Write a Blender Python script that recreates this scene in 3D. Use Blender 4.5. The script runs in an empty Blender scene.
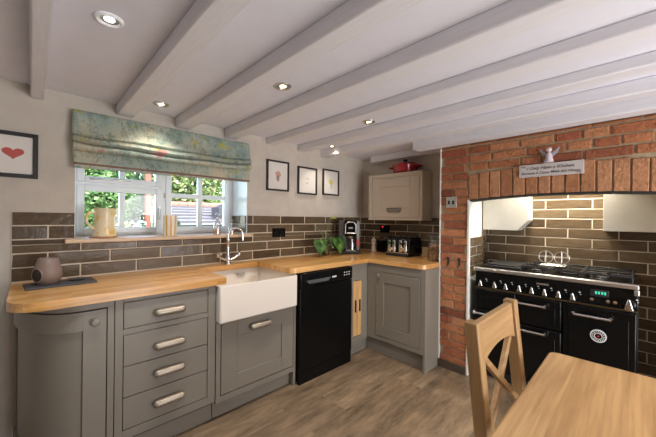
import bpy, bmesh, math, random
from math import pi, sin, cos, radians as R
from mathutils import Vector, Matrix, noise
random.seed(7)
S = bpy.context.scene
COL = S.collection

# ------------------------------------------------------------ camera, sky, light, exposure
cam_d = bpy.data.cameras.new('camera')
cam_d.lens = 16.695; cam_d.sensor_width = 36; cam_d.clip_start = .02
cam = bpy.data.objects.new('camera', cam_d); COL.objects.link(cam)
yaw, pit, rol = -0.77223, 0.0005338, 0.01042
fw = Vector((sin(-yaw)*cos(pit), cos(yaw)*cos(pit), sin(pit)))
rt = Vector((cos(yaw), sin(yaw), 0)); up = rt.cross(fw)
r2 = rt*cos(rol) + up*sin(rol); u2 = up*cos(rol) - rt*sin(rol)
m = Matrix((r2, u2, -fw)).transposed().to_4x4(); m.translation = (0.3964, -2.4523, 1.2853)
cam.matrix_world = m
S.camera = cam

W = bpy.data.worlds.new('sky'); S.world = W; W.use_nodes = True
wn = W.node_tree.nodes; wl = W.node_tree.links
sky = wn.new('ShaderNodeTexSky'); sky.sky_type = 'NISHITA'; sky.sun_disc = False
sky.sun_elevation = R(42); sky.sun_rotation = R(200)
wl.new(sky.outputs[0], wn['Background'].inputs[0]); wn['Background'].inputs[1].default_value = 1.15

def lamp(name, kind, loc, rot, energy, color=(1, 1, 1), **kw):
    d = bpy.data.lights.new(name, kind); d.energy = energy; d.color = color
    for k, v in kw.items(): setattr(d, k, v)
    o = bpy.data.objects.new(name, d); COL.objects.link(o); o.location = loc; o.rotation_euler = rot
    return o
lamp('sun', 'SUN', (0, -6, 9), (R(48), 0, R(22)), 1.5, (1, .95, .86), angle=R(1.2))
# added soft fill light behind the camera, in front of the closed rear wall
lamp('rear_fill', 'AREA', (1.65, -4.34, 0.90), (R(96), 0, R(6)), 92, (.95, .97, 1), shape='RECTANGLE', size=2.0, size_y=1.7)
V = S.view_settings
V.view_transform = 'Standard'; V.look = 'None'; V.gamma = 1; V.use_curve_mapping = False
V.exposure = 0.43

# ------------------------------------------------------------ materials
def lin(c):
    return tuple((x/12.92 if x <= .04045 else ((x+.055)/1.055)**2.4) for x in c)
def rgb(r, g, b): return lin((r/255, g/255, b/255)) + (1,)
def mat(name, col, rough=.5, metal=0, spec=.5, coat=0):
    m = bpy.data.materials.new(name); m.use_nodes = True
    b = m.node_tree.nodes['Principled BSDF']
    b.inputs['Base Color'].default_value = col; b.inputs['Roughness'].default_value = rough
    b.inputs['Metallic'].default_value = metal; b.inputs['Specular IOR Level'].default_value = spec
    b.inputs['Coat Weight'].default_value = coat
    return m
class N:
    """small node-building helper for one material"""
    def __init__(s, m): s.t = m.node_tree; s.b = s.t.nodes['Principled BSDF']
    def n(s, kind, **kw):
        x = s.t.nodes.new('ShaderNode'+kind)
        for k, v in kw.items():
            if hasattr(x, k): setattr(x, k, v)
            else: x.inputs[k].default_value = v
        return x
    def l(s, a, b): s.t.links.new(a, b)
    def coords(s, scale=(1, 1, 1), rot=(0, 0, 0)):
        c = s.n('TexCoord'); mp = s.n('Mapping'); mp.inputs['Scale'].default_value = scale; mp.inputs['Rotation'].default_value = rot
        s.l(c.outputs['Object'], mp.inputs[0]); return mp.outputs[0]
    def noise(s, vec, scale, detail=4, rough=.55):
        x = s.n('TexNoise'); x.inputs['Scale'].default_value = scale; x.inputs['Detail'].default_value = detail; x.inputs['Roughness'].default_value = rough
        s.l(vec, x.inputs['Vector']); return x.outputs['Fac']
    def ramp(s, fac, stops, interp='LINEAR'):
        r = s.n('ValToRGB'); r.color_ramp.interpolation = interp
        e = r.color_ramp.elements
        while len(e) < len(stops): e.new(.5)
        for i, (p, c) in enumerate(stops): e[i].position = p; e[i].color = c
        s.l(fac, r.inputs[0]); return r.outputs[0]
    def mix(s, a, b, fac, mode='MIX'):
        x = s.n('Mix', data_type='RGBA', blend_type=mode)
        for sock, v in ((x.inputs[0], fac), (x.inputs[6], a), (x.inputs[7], b)):
            if hasattr(v, 'links'): s.l(v, sock)
            else: sock.default_value = v
        return x.outputs[2]
    def bump(s, h, strength=.3, dist=.005):
        x = s.n('Bump'); x.inputs['Strength'].default_value = strength; x.inputs['Distance'].default_value = dist
        s.l(h, x.inputs['Height']); s.l(x.outputs[0], s.b.inputs['Normal'])
    def base(s, c): s.l(c, s.b.inputs['Base Color'])

def plaster(name, col, k=.06, sc=9):
    m = mat(name, col, .85, spec=.25); n = N(m); v = n.coords()
    f = n.noise(v, sc); d = tuple(c*(1-k*2) for c in col[:3])+(1,)
    n.base(n.ramp(f, [(.3, d), (.7, col)])); n.bump(n.noise(v, 35), .25, .004); return m
M = {}
M['wall'] = plaster('wall_paint', rgb(205, 196, 184))
M['ceiling'] = plaster('ceiling_paint', rgb(228, 228, 237), .02)
M['white_wall'] = plaster('white_paint', rgb(222, 220, 212), .03)
m = M['beam'] = mat('beam_paint', rgb(224, 220, 219), .6, spec=.3); n = N(m)
v = n.coords((40, 3, 40)); n.bump(n.noise(v, 2.5, 6), .3, .002)
n.base(n.ramp(n.noise(v, 2), [(.3, rgb(222, 221, 226)), (.7, rgb(230, 229, 235))]))

def painted(name, col, rough=.42):
    m = mat(name, col, rough); n = N(m); v = n.coords((3, 3, 30)); n.bump(n.noise(v, 6), .08, .002); return m
M['grey'] = painted('grey_green_cabinet_paint', rgb(125, 118, 107))
M['cream'] = painted('cream_cabinet_paint', rgb(205, 192, 172))
M['dark_gap'] = mat('cabinet_shadow_interior', rgb(60, 58, 55), .8)
M['handle'] = mat('satin_pewter', rgb(158, 147, 133), .4, .7)
M['chrome'] = mat('chrome', (.82, .82, .82, 1), .12, 1)
M['steel'] = mat('brushed_steel', (.62, .6, .57, 1), .3, 1)
M['black'] = mat('gloss_black_enamel', (.004, .004, .004, 1), .2, spec=.2)
M['black_matte'] = mat('matte_black', (.012, .012, .012, 1), .5)
M['appliance'] = mat('black_appliance', (.003, .003, .003, 1), .3, spec=.16)
M['iron'] = mat('cast_iron', (.018, .018, .018, 1), .55)
M['ceramic'] = mat('white_fireclay', rgb(232, 224, 214), .14, coat=.3)
M['white_gloss'] = mat('white_window_gloss', rgb(248, 250, 253), .3)
M['frame_black'] = mat('black_picture_frame', (.02, .02, .02, 1), .35)
M['mount'] = mat('picture_mount', rgb(226, 220, 212), .8)
M['slate'] = mat('slate', rgb(70, 68, 70), .55)
M['red'] = mat('red_enamel', rgb(165, 22, 36), .18, coat=.4)
M['white_text'] = mat('white_print', rgb(215, 215, 215), .5)
M['cork'] = mat('cork_fill', rgb(178, 130, 84), .8)
M['yellow'] = mat('yellow_glaze', rgb(236, 190, 60), .3)
M['orange'] = mat('orange_bath_salt', rgb(240, 180, 120), .6)

def glass(name, tint=(1, 1, 1, 1), refl=.08, rough=.02):
    m = bpy.data.materials.new(name); m.use_nodes = True; t = m.node_tree
    t.nodes.remove(t.nodes['Principled BSDF'])
    a = t.nodes.new('ShaderNodeBsdfTransparent'); a.inputs[0].default_value = tint
    g = t.nodes.new('ShaderNodeBsdfGlossy'); g.inputs['Roughness'].default_value = rough
    lw = t.nodes.new('ShaderNodeLayerWeight'); lw.inputs[0].default_value = .25
    mu = t.nodes.new('ShaderNodeMath'); mu.operation = 'MULTIPLY_ADD'; mu.inputs[1].default_value = .5; mu.inputs[2].default_value = refl
    x = t.nodes.new('ShaderNodeMixShader')
    t.links.new(lw.outputs['Fresnel'], mu.inputs[0]); t.links.new(mu.outputs[0], x.inputs[0])
    t.links.new(a.outputs[0], x.inputs[1]); t.links.new(g.outputs[0], x.inputs[2])
    t.links.new(x.outputs[0], t.nodes['Material Output'].inputs[0]); return m
M['pane'] = glass('window_glass', refl=.02)
M['bottle'] = glass('bottle_glass', (.97, .97, .97, 1), .3, .12)
M['clear'] = glass('clear_glass', (.93, .95, .95, 1), .1)
def emit(name, col, k):
    m = mat(name, (0, 0, 0, 1)); b = m.node_tree.nodes['Principled BSDF']
    b.inputs['Emission Color'].default_value = col; b.inputs['Emission Strength'].default_value = k; return m
M['lamp_cool'] = emit('lit_lamp_cool', (.86, .93, 1, 1), 5)
M['lamp_warm'] = emit('lit_lamp_warm', (1, .84, .6, 1), 5)
M['led'] = emit('green_display', (.1, .9, .6, 1), .7)
M['red_led'] = emit('red_neon', (1, .03, .08, 1), .8)

def oak(name, c0, c1, c2, along='x', stave=(.42, .042), rough=.3, coat=.55, gap=.25, gsc=1., mort=.0008):
    """oak of glued staves running along one axis"""
    m = mat(name, c1, rough, coat=coat); n = N(m); n.b.inputs['Coat Roughness'].default_value = .2
    rot = {'x': (0, 0, 0), 'y': (0, 0, R(90)), 'z': (0, R(90), 0)}[along]
    v = n.coords((1, 1, 1), rot)
    br = n.n('TexBrick'); br.offset = .37
    for k, val in (('Scale', 1), ('Mortar Size', mort), ('Mortar Smooth', .2), ('Brick Width', stave[0]), ('Row Height', stave[1])): br.inputs[k].default_value = val
    br.inputs['Color1'].default_value = (.25, .25, .25, 1); br.inputs['Color2'].default_value = (.75, .75, .75, 1); br.inputs['Mortar'].default_value = (.3, .3, .3, 1)
    n.l(v, br.inputs[0])
    st = n.n('Mapping'); st.inputs['Scale'].default_value = (1.3*gsc, 30*gsc, 30*gsc); n.l(v, st.inputs[0])
    wob = n.n('VectorMath', operation='ADD'); n.l(st.outputs[0], wob.inputs[0]); n.l(br.outputs[0], wob.inputs[1])
    g = n.noise(wob.outputs[0], 1.6, 6, .6)
    tone = n.ramp(br.outputs[0], [(.2, c0), (.5, c1), (.8, c2)])
    gr = n.ramp(g, [(.34, (.62, .56, .5, 1)), (.62, (1.08, 1.08, 1.08, 1))])
    n.base(n.mix(tone, gr, .75, 'MULTIPLY')); n.bump(g, gap*.4, .002)
    return m
W0, W1, W2 = rgb(196, 142, 78), rgb(209, 157, 92), rgb(222, 175, 112)
M['oak_x'] = oak('oak_worktop', W0, W1, W2, 'x')
M['oak_y'] = oak('oak_worktop_return', W0, W1, W2, 'y')
T0, T1, T2 = rgb(186, 150, 104), rgb(194, 158, 111), rgb(203, 167, 119)
M['table_x'] = oak('oak_table', T0, T1, T2, 'x', (2.5, .155), .38, .1, mort=.0016)
M['chair_z'] = oak('oak_chair_post', rgb(172, 138, 94), rgb(178, 143, 98), rgb(186, 150, 104), 'z', (2, 1), .42, .05)
M['chair_x'] = oak('oak_chair_rail', rgb(178, 143, 98), rgb(184, 149, 104), rgb(190, 155, 110), 'x', (2, 1), .42, .05)
M['oak_z'] = oak('oak_front', rgb(206, 160, 104), rgb(212, 168, 112), rgb(218, 174, 118), 'z', (2, .2), .4, .1)
M['sill_oak'] = oak('pale_sill_wood', rgb(214, 184, 150), rgb(220, 190, 156), rgb(226, 198, 166), 'x', (3, 1), .4, .1)

def island(name, stops, rough, coat=0, nsc=(6, 6, 30), namt=.35, bstr=.3, bd=.003, bsc=12):
    """a colour for every separate brick or tile in the mesh, mottled within each"""
    m = mat(name, (.5, .5, .5, 1), rough, coat=coat); n = N(m)
    g = n.n('NewGeometry'); v = n.coords(nsc)
    c = n.ramp(g.outputs['Random Per Island'], stops)
    f = n.noise(v, 2, 6, .65); n.b.inputs['Specular IOR Level'].default_value = .28
    n.base(n.mix(c, n.ramp(f, [(.3, (.6, .57, .55, 1)), (.7, (1.15, 1.12, 1.1, 1))]), namt*2, 'MULTIPLY'))
    n.bump(n.noise(n.coords(), bsc, 3), bstr, bd); return m
M['tile'] = island('glazed_brown_tile', [(0, rgb(86, 73, 57)), (.5, rgb(102, 87, 68)), (1, rgb(120, 105, 84))], .2, .0, (5, 5, 26), .4, .4, .006, 26)
M['grout'] = plaster('tile_grout', rgb(214, 200, 180), .04, 30)
M['brick'] = island('red_brick', [(0, rgb(120, 70, 52)), (.2, rgb(158, 96, 66)), (.55, rgb(176, 116, 80)), (.82, rgb(186, 130, 94)), (.94, rgb(150, 80, 58)), (1, rgb(100, 76, 62))], .8, 0, (16, 16, 16), .45, .9, .008, 60)
M['soldier'] = island('orange_brick', [(0, rgb(158, 106, 74)), (.3, rgb(174, 124, 88)), (.7, rgb(184, 136, 100)), (.9, rgb(166, 112, 78)), (1, rgb(130, 82, 62))], .8, 0, (16, 16, 16), .45, .9, .008, 60)
M['mortar'] = plaster('lime_mortar', rgb(176, 156, 128), .12, 40)
M['soot'] = mat('sooty_lintel', (.02, .018, .016, 1), .9)

# wood-look floor planks
m = M['floor'] = mat('wood_look_floor_tile', rgb(110, 88, 66), .42); n = N(m); v = n.coords()
br = n.n('TexBrick'); br.offset = .33
for k, val in (('Scale', 1), ('Mortar Size', .002), ('Mortar Smooth', .1), ('Brick Width', .92), ('Row Height', .225)): br.inputs[k].default_value = val
br.inputs['Color1'].default_value = (.2, .2, .2, 1); br.inputs['Color2'].default_value = (.8, .8, .8, 1); br.inputs['Mortar'].default_value = (.5, .5, .5, 1)
n.l(v, br.inputs[0])
st = n.n('Mapping'); st.inputs['Scale'].default_value = (2.2, 9, 1); n.l(v, st.inputs[0])
wob = n.n('VectorMath', operation='ADD'); n.l(st.outputs[0], wob.inputs[0]); n.l(br.outputs[0], wob.inputs[1])
g = n.noise(wob.outputs[0], 1.5, 8, .68)
tone = n.ramp(br.outputs[0], [(.2, rgb(112, 95, 76)), (.5, rgb(124, 106, 86)), (.8, rgb(136, 117, 95))])
c = n.mix(tone, n.ramp(g, [(.3, (.42, .39, .36, 1)), (.5, (.95, .93, .9, 1)), (.7, (1.6, 1.55, 1.45, 1))]), .95, 'MULTIPLY')
n.base(n.mix(c, rgb(124, 107, 88), br.outputs['Fac'])); n.bump(g, .25, .003)

# ------------------------------------------------------------ mesh helpers
class MB:
    def __init__(s, T=None): s.bm = bmesh.new(); s.T = T
    def _t(s, vs):
        if s.T:
            for x in vs: x.co = s.T(*x.co)
    def box(s, a, b, rot=None, about=None):
        vs = [s.bm.verts.new((x, y, z)) for x in (a[0], b[0]) for y in (a[1], b[1]) for z in (a[2], b[2])]
        for f in ((0, 1, 3, 2), (4, 6, 7, 5), (0, 4, 5, 1), (2, 3, 7, 6), (0, 2, 6, 4), (1, 5, 7, 3)): s.bm.faces.new([vs[i] for i in f])
        if rot:
            c = Vector(about) if about else sum((x.co for x in vs), Vector())/8
            for x in vs: x.co = c + rot @ (x.co-c)
        s._t(vs); return s
    def tube(s, pts, r, n=12, cap=True, closed=False):
        pts = [Vector(p) for p in pts]; rs = r if isinstance(r, (list, tuple)) else [r]*len(pts)
        k = len(pts); rings = []; ref = None; allv = []
        for i, p in enumerate(pts):
            if closed: d = pts[(i+1) % k]-pts[i-1]
            else: d = pts[min(i+1, k-1)]-pts[max(i-1, 0)]
            d.normalize()
            if ref is None: ref = Vector((0, 0, 1)) if abs(d.z) < .9 else Vector((1, 0, 0))
            a = (ref-d*ref.dot(d))
            if a.length < 1e-5: a = d.orthogonal()
            a.normalize(); b = d.cross(a); ref = a
            rings.append([s.bm.verts.new(p+(a*cos(t)+b*sin(t))*rs[i]) for t in [2*pi*j/n for j in range(n)]]); allv += rings[-1]
        for i in range(k if closed else k-1):
            A, B = rings[i], rings[(i+1) % k]
            for j in range(n): s.bm.faces.new((A[j], A[(j+1) % n], B[(j+1) % n], B[j]))
        if cap and not closed: s.bm.faces.new(rings[0][::-1]); s.bm.faces.new(rings[-1])
        s._t(allv); return s
    def capsule(s, a, b, r, n=14, q=5, flat=None):
        a, b = Vector(a), Vector(b); d = (b-a).normalized(); pts = []; rs = []
        for i in range(q): t = pi/2*(1-i/q); pts.append(a-d*r*sin(t)); rs.append(max(r*cos(t), 1e-4))
        pts += [a, b]; rs += [r, r]
        for i in range(1, q+1): t = pi/2*i/q; pts.append(b+d*r*sin(t)); rs.append(max(r*cos(t), 1e-4))
        return s.tube(pts, rs, n)
    def lathe(s, prof, c=(0, 0, 0), n=32, axis='z'):
        rings = []; allv = []
        for r, z in prof:
            if r < 1e-6: ring = [s.bm.verts.new((0, 0, z))]
            else: ring = [s.bm.verts.new((r*cos(2*pi*j/n), r*sin(2*pi*j/n), z)) for j in range(n)]
            rings.append(ring); allv += ring
        for A, B in zip(rings, rings[1:]):
            for j in range(n):
                k = (j+1) % n
                if len(A) == 1 and len(B) == 1: continue
                if len(A) == 1: s.bm.faces.new((A[0], B[k], B[j]))
                elif len(B) == 1: s.bm.faces.new((A[j], A[k], B[0]))
                else: s.bm.faces.new((A[j], A[k], B[k], B[j]))
        if len(rings[0]) > 1: s.bm.faces.new(rings[0][::-1])
        if len(rings[-1]) > 1: s.bm.faces.new(rings[-1])
        for x in allv:
            p = x.co
            if axis == 'x': p = Vector((p.z, p.x, p.y))
            elif axis == '-x': p = Vector((-p.z, p.y, p.x))
            elif axis == '-y': p = Vector((p.x, -p.z, p.y))
            x.co = p+Vector(c)
        s._t(allv); return s
    def prism(s, poly, lo, hi, plane='xy'):
        f = {'xy': lambda a, b, c: (a, b, c), 'xz': lambda a, b, c: (a, c, b), 'yz': lambda a, b, c: (c, a, b)}[plane]
        A = [s.bm.verts.new(f(a, b, lo)) for a, b in poly]; B = [s.bm.verts.new(f(a, b, hi)) for a, b in poly]
        s.bm.faces.new(A[::-1]); s.bm.faces.new(B); k = len(A)
        for i in range(k): s.bm.faces.new((A[i], A[(i+1) % k], B[(i+1) % k], B[i]))
        s._t(A+B); return s
    def grid(s, fn, nu, nv):
        g = [[s.bm.verts.new(fn(i/nu, j/nv)) for j in range(nv+1)] for i in range(nu+1)]
        for i in range(nu):
            for j in range(nv): s.bm.faces.new((g[i][j], g[i+1][j], g[i+1][j+1], g[i][j+1]))
        s._t([x for r in g for x in r]); return s
    def sphere(s, c, r, sc=(1, 1, 1), n=20):
        k = 12
        prof = [(r*sin(pi*i/k) if 0 < i < k else 0, -r*cos(pi*i/k)) for i in range(k+1)]
        v0 = len(s.bm.verts); T = s.T; s.T = None
        s.lathe(prof, (0, 0, 0), n); s.bm.verts.ensure_lookup_table(); s.T = T
        vs = s.bm.verts[v0:]
        for x in vs: x.co = Vector((x.co.x*sc[0], x.co.y*sc[1], x.co.z*sc[2]))+Vector(c)
        s._t(vs); return s

def wloc(o):
    p = Vector(o.location)
    while o.parent: o = o.parent; p += Vector(o.location)
    return p
def fin(name, mb, m, parent=None, bevel=0, seg=2, smooth=True, solid=0, sub=0, angle=40, label=None, recalc=True):
    """link a mesh (built in world coordinates) as ONE object"""
    me = bpy.data.meshes.new(name); bm = mb.bm
    if recalc: bmesh.ops.recalc_face_normals(bm, faces=bm.faces)
    off = wloc(parent) if parent else Vector()
    if parent is None and bm.verts:                       # origin at the middle of its foot
        xs = [v.co.x for v in bm.verts]; ys = [v.co.y for v in bm.verts]; zs = [v.co.z for v in bm.verts]
        off = Vector(((min(xs)+max(xs))/2, (min(ys)+max(ys))/2, min(zs)))
    for v in bm.verts: v.co -= off
    bm.to_mesh(me); bm.free()
    o = bpy.data.objects.new(name, me); COL.objects.link(o)
    if parent: o.parent = parent
    else: o.location = off
    for x in (m if isinstance(m, (list, tuple)) else [m]): me.materials.append(M[x] if isinstance(x, str) else x)
    if smooth: me.shade_smooth(); me.set_sharp_from_angle(angle=R(angle))
    if solid: q = o.modifiers.new('s', 'SOLIDIFY'); q.thickness = solid; q.offset = 0
    if bevel:
        q = o.modifiers.new('b', 'BEVEL'); q.width = bevel; q.segments = seg; q.limit_method = 'ANGLE'; q.angle_limit = R(35); q.harden_normals = False
    if sub: q = o.modifiers.new('u', 'SUBSURF'); q.levels = q.render_levels = sub
    if label: o['label'] = label
    return o
def tag(o, label, cat, group=None):
    o['label'] = label; o['category'] = cat
    if group: o['group'] = group
    return o
def thing(name, label, cat, loc=(0, 0, 0), group=None):
    o = bpy.data.objects.new(name, None); COL.objects.link(o); o.location = loc; o.empty_display_size = .1
    return tag(o, label, cat, group)
def struct(name, mb, m, parent=None, **kw):
    o = fin(name, mb, m, parent, **kw)
    if not parent: o['kind'] = 'structure'
    return o
def face_y(y0): return lambda u, d, z: (u, y0-d, z)        # local (along, outwards, up), front faces -y
def face_x(x0): return lambda u, d, z: (x0-d, u, z)        # front faces -x
def arc(cx, cy, r, a0, a1, n=8): return [(cx+r*cos(R(a0+(a1-a0)*i/n)), cy+r*sin(R(a0+(a1-a0)*i/n))) for i in range(n+1)]
def B(a, b, T=None): return MB(T).box(a, b)

# ------------------------------------------------------------ room shell
CZ, BZ = 2.035, 1.963
XR, XB = 3.404, 2.99
PY0, PY1 = -1.215, -1.455          # the pier of the chimney breast
struct('floor', B((-1.6, -4.4, -.08), (3.6, 0.0, 0)), 'floor')
struct('ceiling', B((-1.6, -4.4, CZ), (3.75, .35, CZ+.1)), 'ceiling')
WX0, WX1, WZ0, WZ1 = .587, 1.775, 1.12, 1.88
w = MB()
w.box((-1.6, 0, -.08), (WX0, .35, CZ)); w.box((WX1, 0, -.08), (3.75, .35, CZ))
w.box((WX0, 0, -.08), (WX1, .35, WZ0)); w.box((WX0, 0, WZ1), (WX1, .35, CZ))
struct('wall_back', w, 'wall', smooth=False)
struct('wall_left', B((-1.75, -4.4, -.08), (-1.6, .35, CZ)), 'wall')
struct('wall_rear', B((-1.6, -4.55, -.08), (3.75, -4.4, CZ)), 'wall')
struct('wall_right', B((XR, -1.30, -.08), (XR+.1, 0, CZ)), 'wall')
struct('trim_1', B((3.30, -PY0*-1, 1.962), (XR, -.19, CZ)), 'beam', bevel=.004)
for i, (x, wd, zb) in enumerate([(.385, .058, 1.963), (.795, .10, 1.966), (1.165, .105, 1.962), (1.553, .105, 1.960), (1.965, .10, 1.977), (2.335, .10, 1.974), (2.66, .10, 1.956)]):
    struct('trim_%d' % (i+2), B((x, -4.4, zb), (x+wd, 0, CZ)), 'beam', bevel=.008)
struct('trim_9', B((2.87, -4.4, 1.918), (XB-.002, -1.0, CZ)), 'beam', bevel=.008)

# chimney breast: rubble core, brick face
c = MB()
c.prism([(XB+.012, PY1), (3.56, -1.411), (3.56, PY0), (XB+.012, PY0)], -.08, CZ); c.box((XB+.012, -4.4, -.08), (3.56, -2.66, CZ))
struct('wall_chimney', c, 'mortar', smooth=False)
def arch_z(y): return 1.476-.055*((y+2.05)/.6)**2*.55
l = MB(); N_ = 24
ys = [PY1+(-2.66-PY1)*i/N_ for i in range(N_+1)]
l.prism([(y, arch_z(y)+.004) for y in ys]+[(-2.66, CZ), (PY1, CZ)], XB+.012, XB+.12, 'yz')
struct('wall_lintel', l, 'mortar', smooth=False)
l = MB(); l.prism([(y, arch_z(y)-.006) for y in ys]+[(y, arch_z(y)+.006) for y in ys[::-1]], XB-.002, XB+.12, 'yz')
struct('trim_10', l, 'soot', smooth=False)
nb = MB()
nb.prism([(XB+.02, PY1-.0015), (3.56, -1.41), (3.56, -1.40), (XB+.02, PY1+.02)], 0, 1.76)
nb.box((3.56, -2.75, 0), (3.66, -1.3, 1.76)); nb.box((XB+.12, -2.66, 1.72), (3.66, -1.40, 1.78))
struct('wall_recess', nb, 'white_wall', smooth=False)
# white painted edges of the pier
struct('trim_11', B((XB-.006, PY0-.004, 0), (XR, PY0+.004, 1.918)), 'white_wall')
struct('trim_12', B((XB-.007, PY1-.012, .0), (XB+.02, PY1+.006, 1.455)), 'white_wall', bevel=.003)

def jit(s): return random.uniform(-s, s)
def brick_box(mb, y0, y1, z0, z1, d=.0, tilt=.004):
    """one brick on the chimney face; y0 > y1"""
    x = XB-d+jit(.002)
    a = [(y0+jit(.002), z0+jit(.002)), (y1+jit(.002), z0+jit(.002)), (y1+jit(.002), z1+jit(.002)), (y0+jit(.002), z1+jit(.002))]
    k = .004
    cy, cz = (y0+y1)/2, (z0+z1)/2
    bm = mb.bm
    F = [bm.verts.new((x+jit(.0015), y+(k if y < cy else -k), z+(k if z < cz else -k))) for y, z in a]
    Mv = [bm.verts.new((x+k, y, z)) for y, z in a]
    Bk = [bm.verts.new((XB+.03, y, z)) for y, z in a]
    bm.faces.new(F)
    for A_, B_ in ((F, Mv), (Mv, Bk)):
        for i in range(4): bm.faces.new((A_[i], A_[(i+1) % 4], B_[(i+1) % 4], B_[i]))
def course(mb, y0, y1, z0, z1, off, length=.225, gap=.011):
    y = y0+off
    while y > y1:
        L = random.choice((length, length*.95, length*1.04, length*.62))*random.uniform(.96, 1.04)
        a, b = min(y, y0), max(y-L+gap, y1)
        if a-b > .03: brick_box(mb, a-gap*.3, b, z0, z1)
        y -= L
bk = MB(); pitch = .0685
z = .0485; r = 0
while z < 1.90:
    if z+.066 < 1.44 or True:
        zt = min(z+pitch-.011, 1.915)
        course(bk, PY0-.004, PY1+.004 if z < 1.64 else PY1+.004, z, zt, .11 if r % 2 else .0)
        if z > 1.685: course(bk, PY1-.002, -4.3, z+.003, zt, .06+.11*(r % 2))
        else: course(bk, -2.67, -3.4, z, zt, .11*(r % 2))
    z += pitch; r += 1
fin('wall_brickwork', bk, 'brick', smooth=False)['kind'] = 'structure'
sd = MB(); y = PY1-.004
while y > -2.62:
    ww = random.uniform(.068, .076); yc = y-ww/2
    brick_box(sd, y, y-ww, arch_z(yc)+.004, arch_z(yc)+.209+jit(.005), .003); y -= ww+.007
fin('wall_soldier_course', sd, 'soldier', smooth=False)['kind'] = 'structure'
struct('baseboard_right', B((XB-.022, PY1+.002, 0), (XB-.001, PY0, .066)), mat('dark_skirting', rgb(70, 58, 48), .5), bevel=.003)

# tiles: every tile a bevelled, slightly tilted slab on a grout bed
def tile_run(mb, T, u0, u1, z1, rows, off=0, zmin=0, skip=None, L=.303, H=.0795, g=.0065, z0=None):
    for r in range(rows):
        zt = z1-r*H; zb = zt-H+g
        u = u0-(L*.5 if r % 2 else 0)+off-L
        while u < u1:
            a, b = max(u, u0), min(u+L-g, u1)
            segs = [(a, b, zb, zt)]
            if skip:
                s0, s1, t0 = skip
                if zt > t0+.002:
                    segs = []
                    zz = zb
                    if zb < t0-.012: segs.append((a, b, zb, t0-.002))
                    zz = max(zb, t0-.002)
                    if a < s0: segs.append((a, min(b, s0), zz, zt))
                    if b > s1: segs.append((max(a, s1), b, zz, zt))
            for a_, b_, c_, d_ in segs:
                if b_-a_ < .012: continue
                ta, tb = jit(.0016), jit(.0016); bm = mb.bm; e = .004
                def P_(p, q, d): return bm.verts.new(T(p, d, q))
                F = [P_(a_+e, c_+e, .008-ta-tb), P_(b_-e, c_+e, .008+ta-tb), P_(b_-e, d_-e, .008+ta+tb), P_(a_+e, d_-e, .008-ta+tb)]
                E_ = [P_(a_, c_, .0045), P_(b_, c_, .0045), P_(b_, d_, .0045), P_(a_, d_, .0045)]
                K = [P_(a_, c_, 0), P_(b_, c_, 0), P_(b_, d_, 0), P_(a_, d_, 0)]
                bm.faces.new(F)
                for A_, B_ in ((F, E_), (E_, K)):
                    for i in range(4): bm.faces.new((A_[i], A_[(i+1) % 4], B_[(i+1) % 4], B_[i]))
            u += L
ZT = 1.304
t = MB(); tile_run(t, face_y(-.0035), .318, 3.40, ZT, 5, 0, skip=(WX0, WX1, 1.118))
fin('wall_splashback_back', t, 'tile', smooth=False)['kind'] = 'structure'
g_ = MB(); g_.box((.316, -.0085, .86), (XR, .001, 1.12)); g_.box((.316, -.0085, 1.12), (WX0, .001, ZT)); g_.box((WX1, -.0085, 1.12), (XR, .001, ZT))
struct('wall_grout_back', g_, 'grout')
t = MB(); tile_run(t, face_x(XR-.0035), -1.212, -.006, ZT, 5, .12)
fin('wall_splashback_right', t, 'tile', smooth=False)['kind'] = 'structure'
struct('wall_grout_right', B((XR-.0085, -1.213, .86), (XR+.001, 0, ZT)), 'grout')
t = MB(); tile_run(t, face_x(1.775-.0035), .012, .272, ZT, 2, .1)
fin('wall_splashback_reveal', t, 'tile', smooth=False)['kind'] = 'structure'
t = MB(); tile_run(t, face_x(3.56-.0035), -2.66, -1.412, 1.70, 20, .02)
fin('wall_splashback_recess', t, 'tile', smooth=False)['kind'] = 'structure'
struct('wall_grout_recess', B((3.56-.0085, -2.66, .1), (3.562, -1.412, 1.72)), 'grout')
TS = lambda u, d, z: (u, PY1-.0025+(u-3.01)/(3.56-3.01)*.045-d, z)
t = MB(); tile_run(t, TS, 3.03, 3.552, 1.135, 4, .07, L=.205)
fin('wall_splashback_side', t, 'tile', smooth=False)['kind'] = 'structure'

# ------------------------------------------------------------ window
win = thing('window_1', 'white painted cottage window above the sink', 'window', (1.18, .30, 1.145)); del win['label']; del win['category']; win['kind'] = 'structure'
fr = MB(); Y0, Y1 = .285, .345
fr.box((WX0, Y0, 1.145), (.625, Y1, WZ1)); fr.box((1.735, Y0, 1.145), (WX1, Y1, WZ1))
fr.box((.625, Y0, 1.145), (1.735, Y1, 1.165)); fr.box((.625, Y0, WZ1-.04), (1.735, Y1, WZ1))
fr.box((1.145, Y0, 1.165), (1.205, Y1, WZ1-.04)); fr.box((.625, Y0, 1.50), (1.145, Y1, 1.535))
fin('window_frame', fr, 'white_gloss', win, bevel=.004)
def sash(x0, x1, z0, z1, xs, zs, st, nm, y=.272):
    f = MB(); b = .018
    f.box((x0, y, z0), (x0+st, y+.05, z1)); f.box((x1-st, y, z0), (x1, y+.05, z1))
    f.box((x0+st, y, z0), (x1-st, y+.05, z0+st)); f.box((x0+st, y, z1-st), (x1-st, y+.05, z1))
    for q in xs: f.box((q-b, y+.005, z0+st), (q+b, y+.045, z1-st))
    for q in zs: f.box((x0+st, y+.006, q-b), (x1-st, y+.044, q+b))
    o = fin(nm, f, 'white_gloss', win, bevel=.005)
    p = MB(); p.box((x0+st, y+.024, z0+st), (x1-st, y+.027, z1-st)); fin('pane', p, 'pane', o); return o
cs = sash(.618, 1.155, 1.160, 1.508, [.886], [], .043, 'window_sash')
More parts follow.
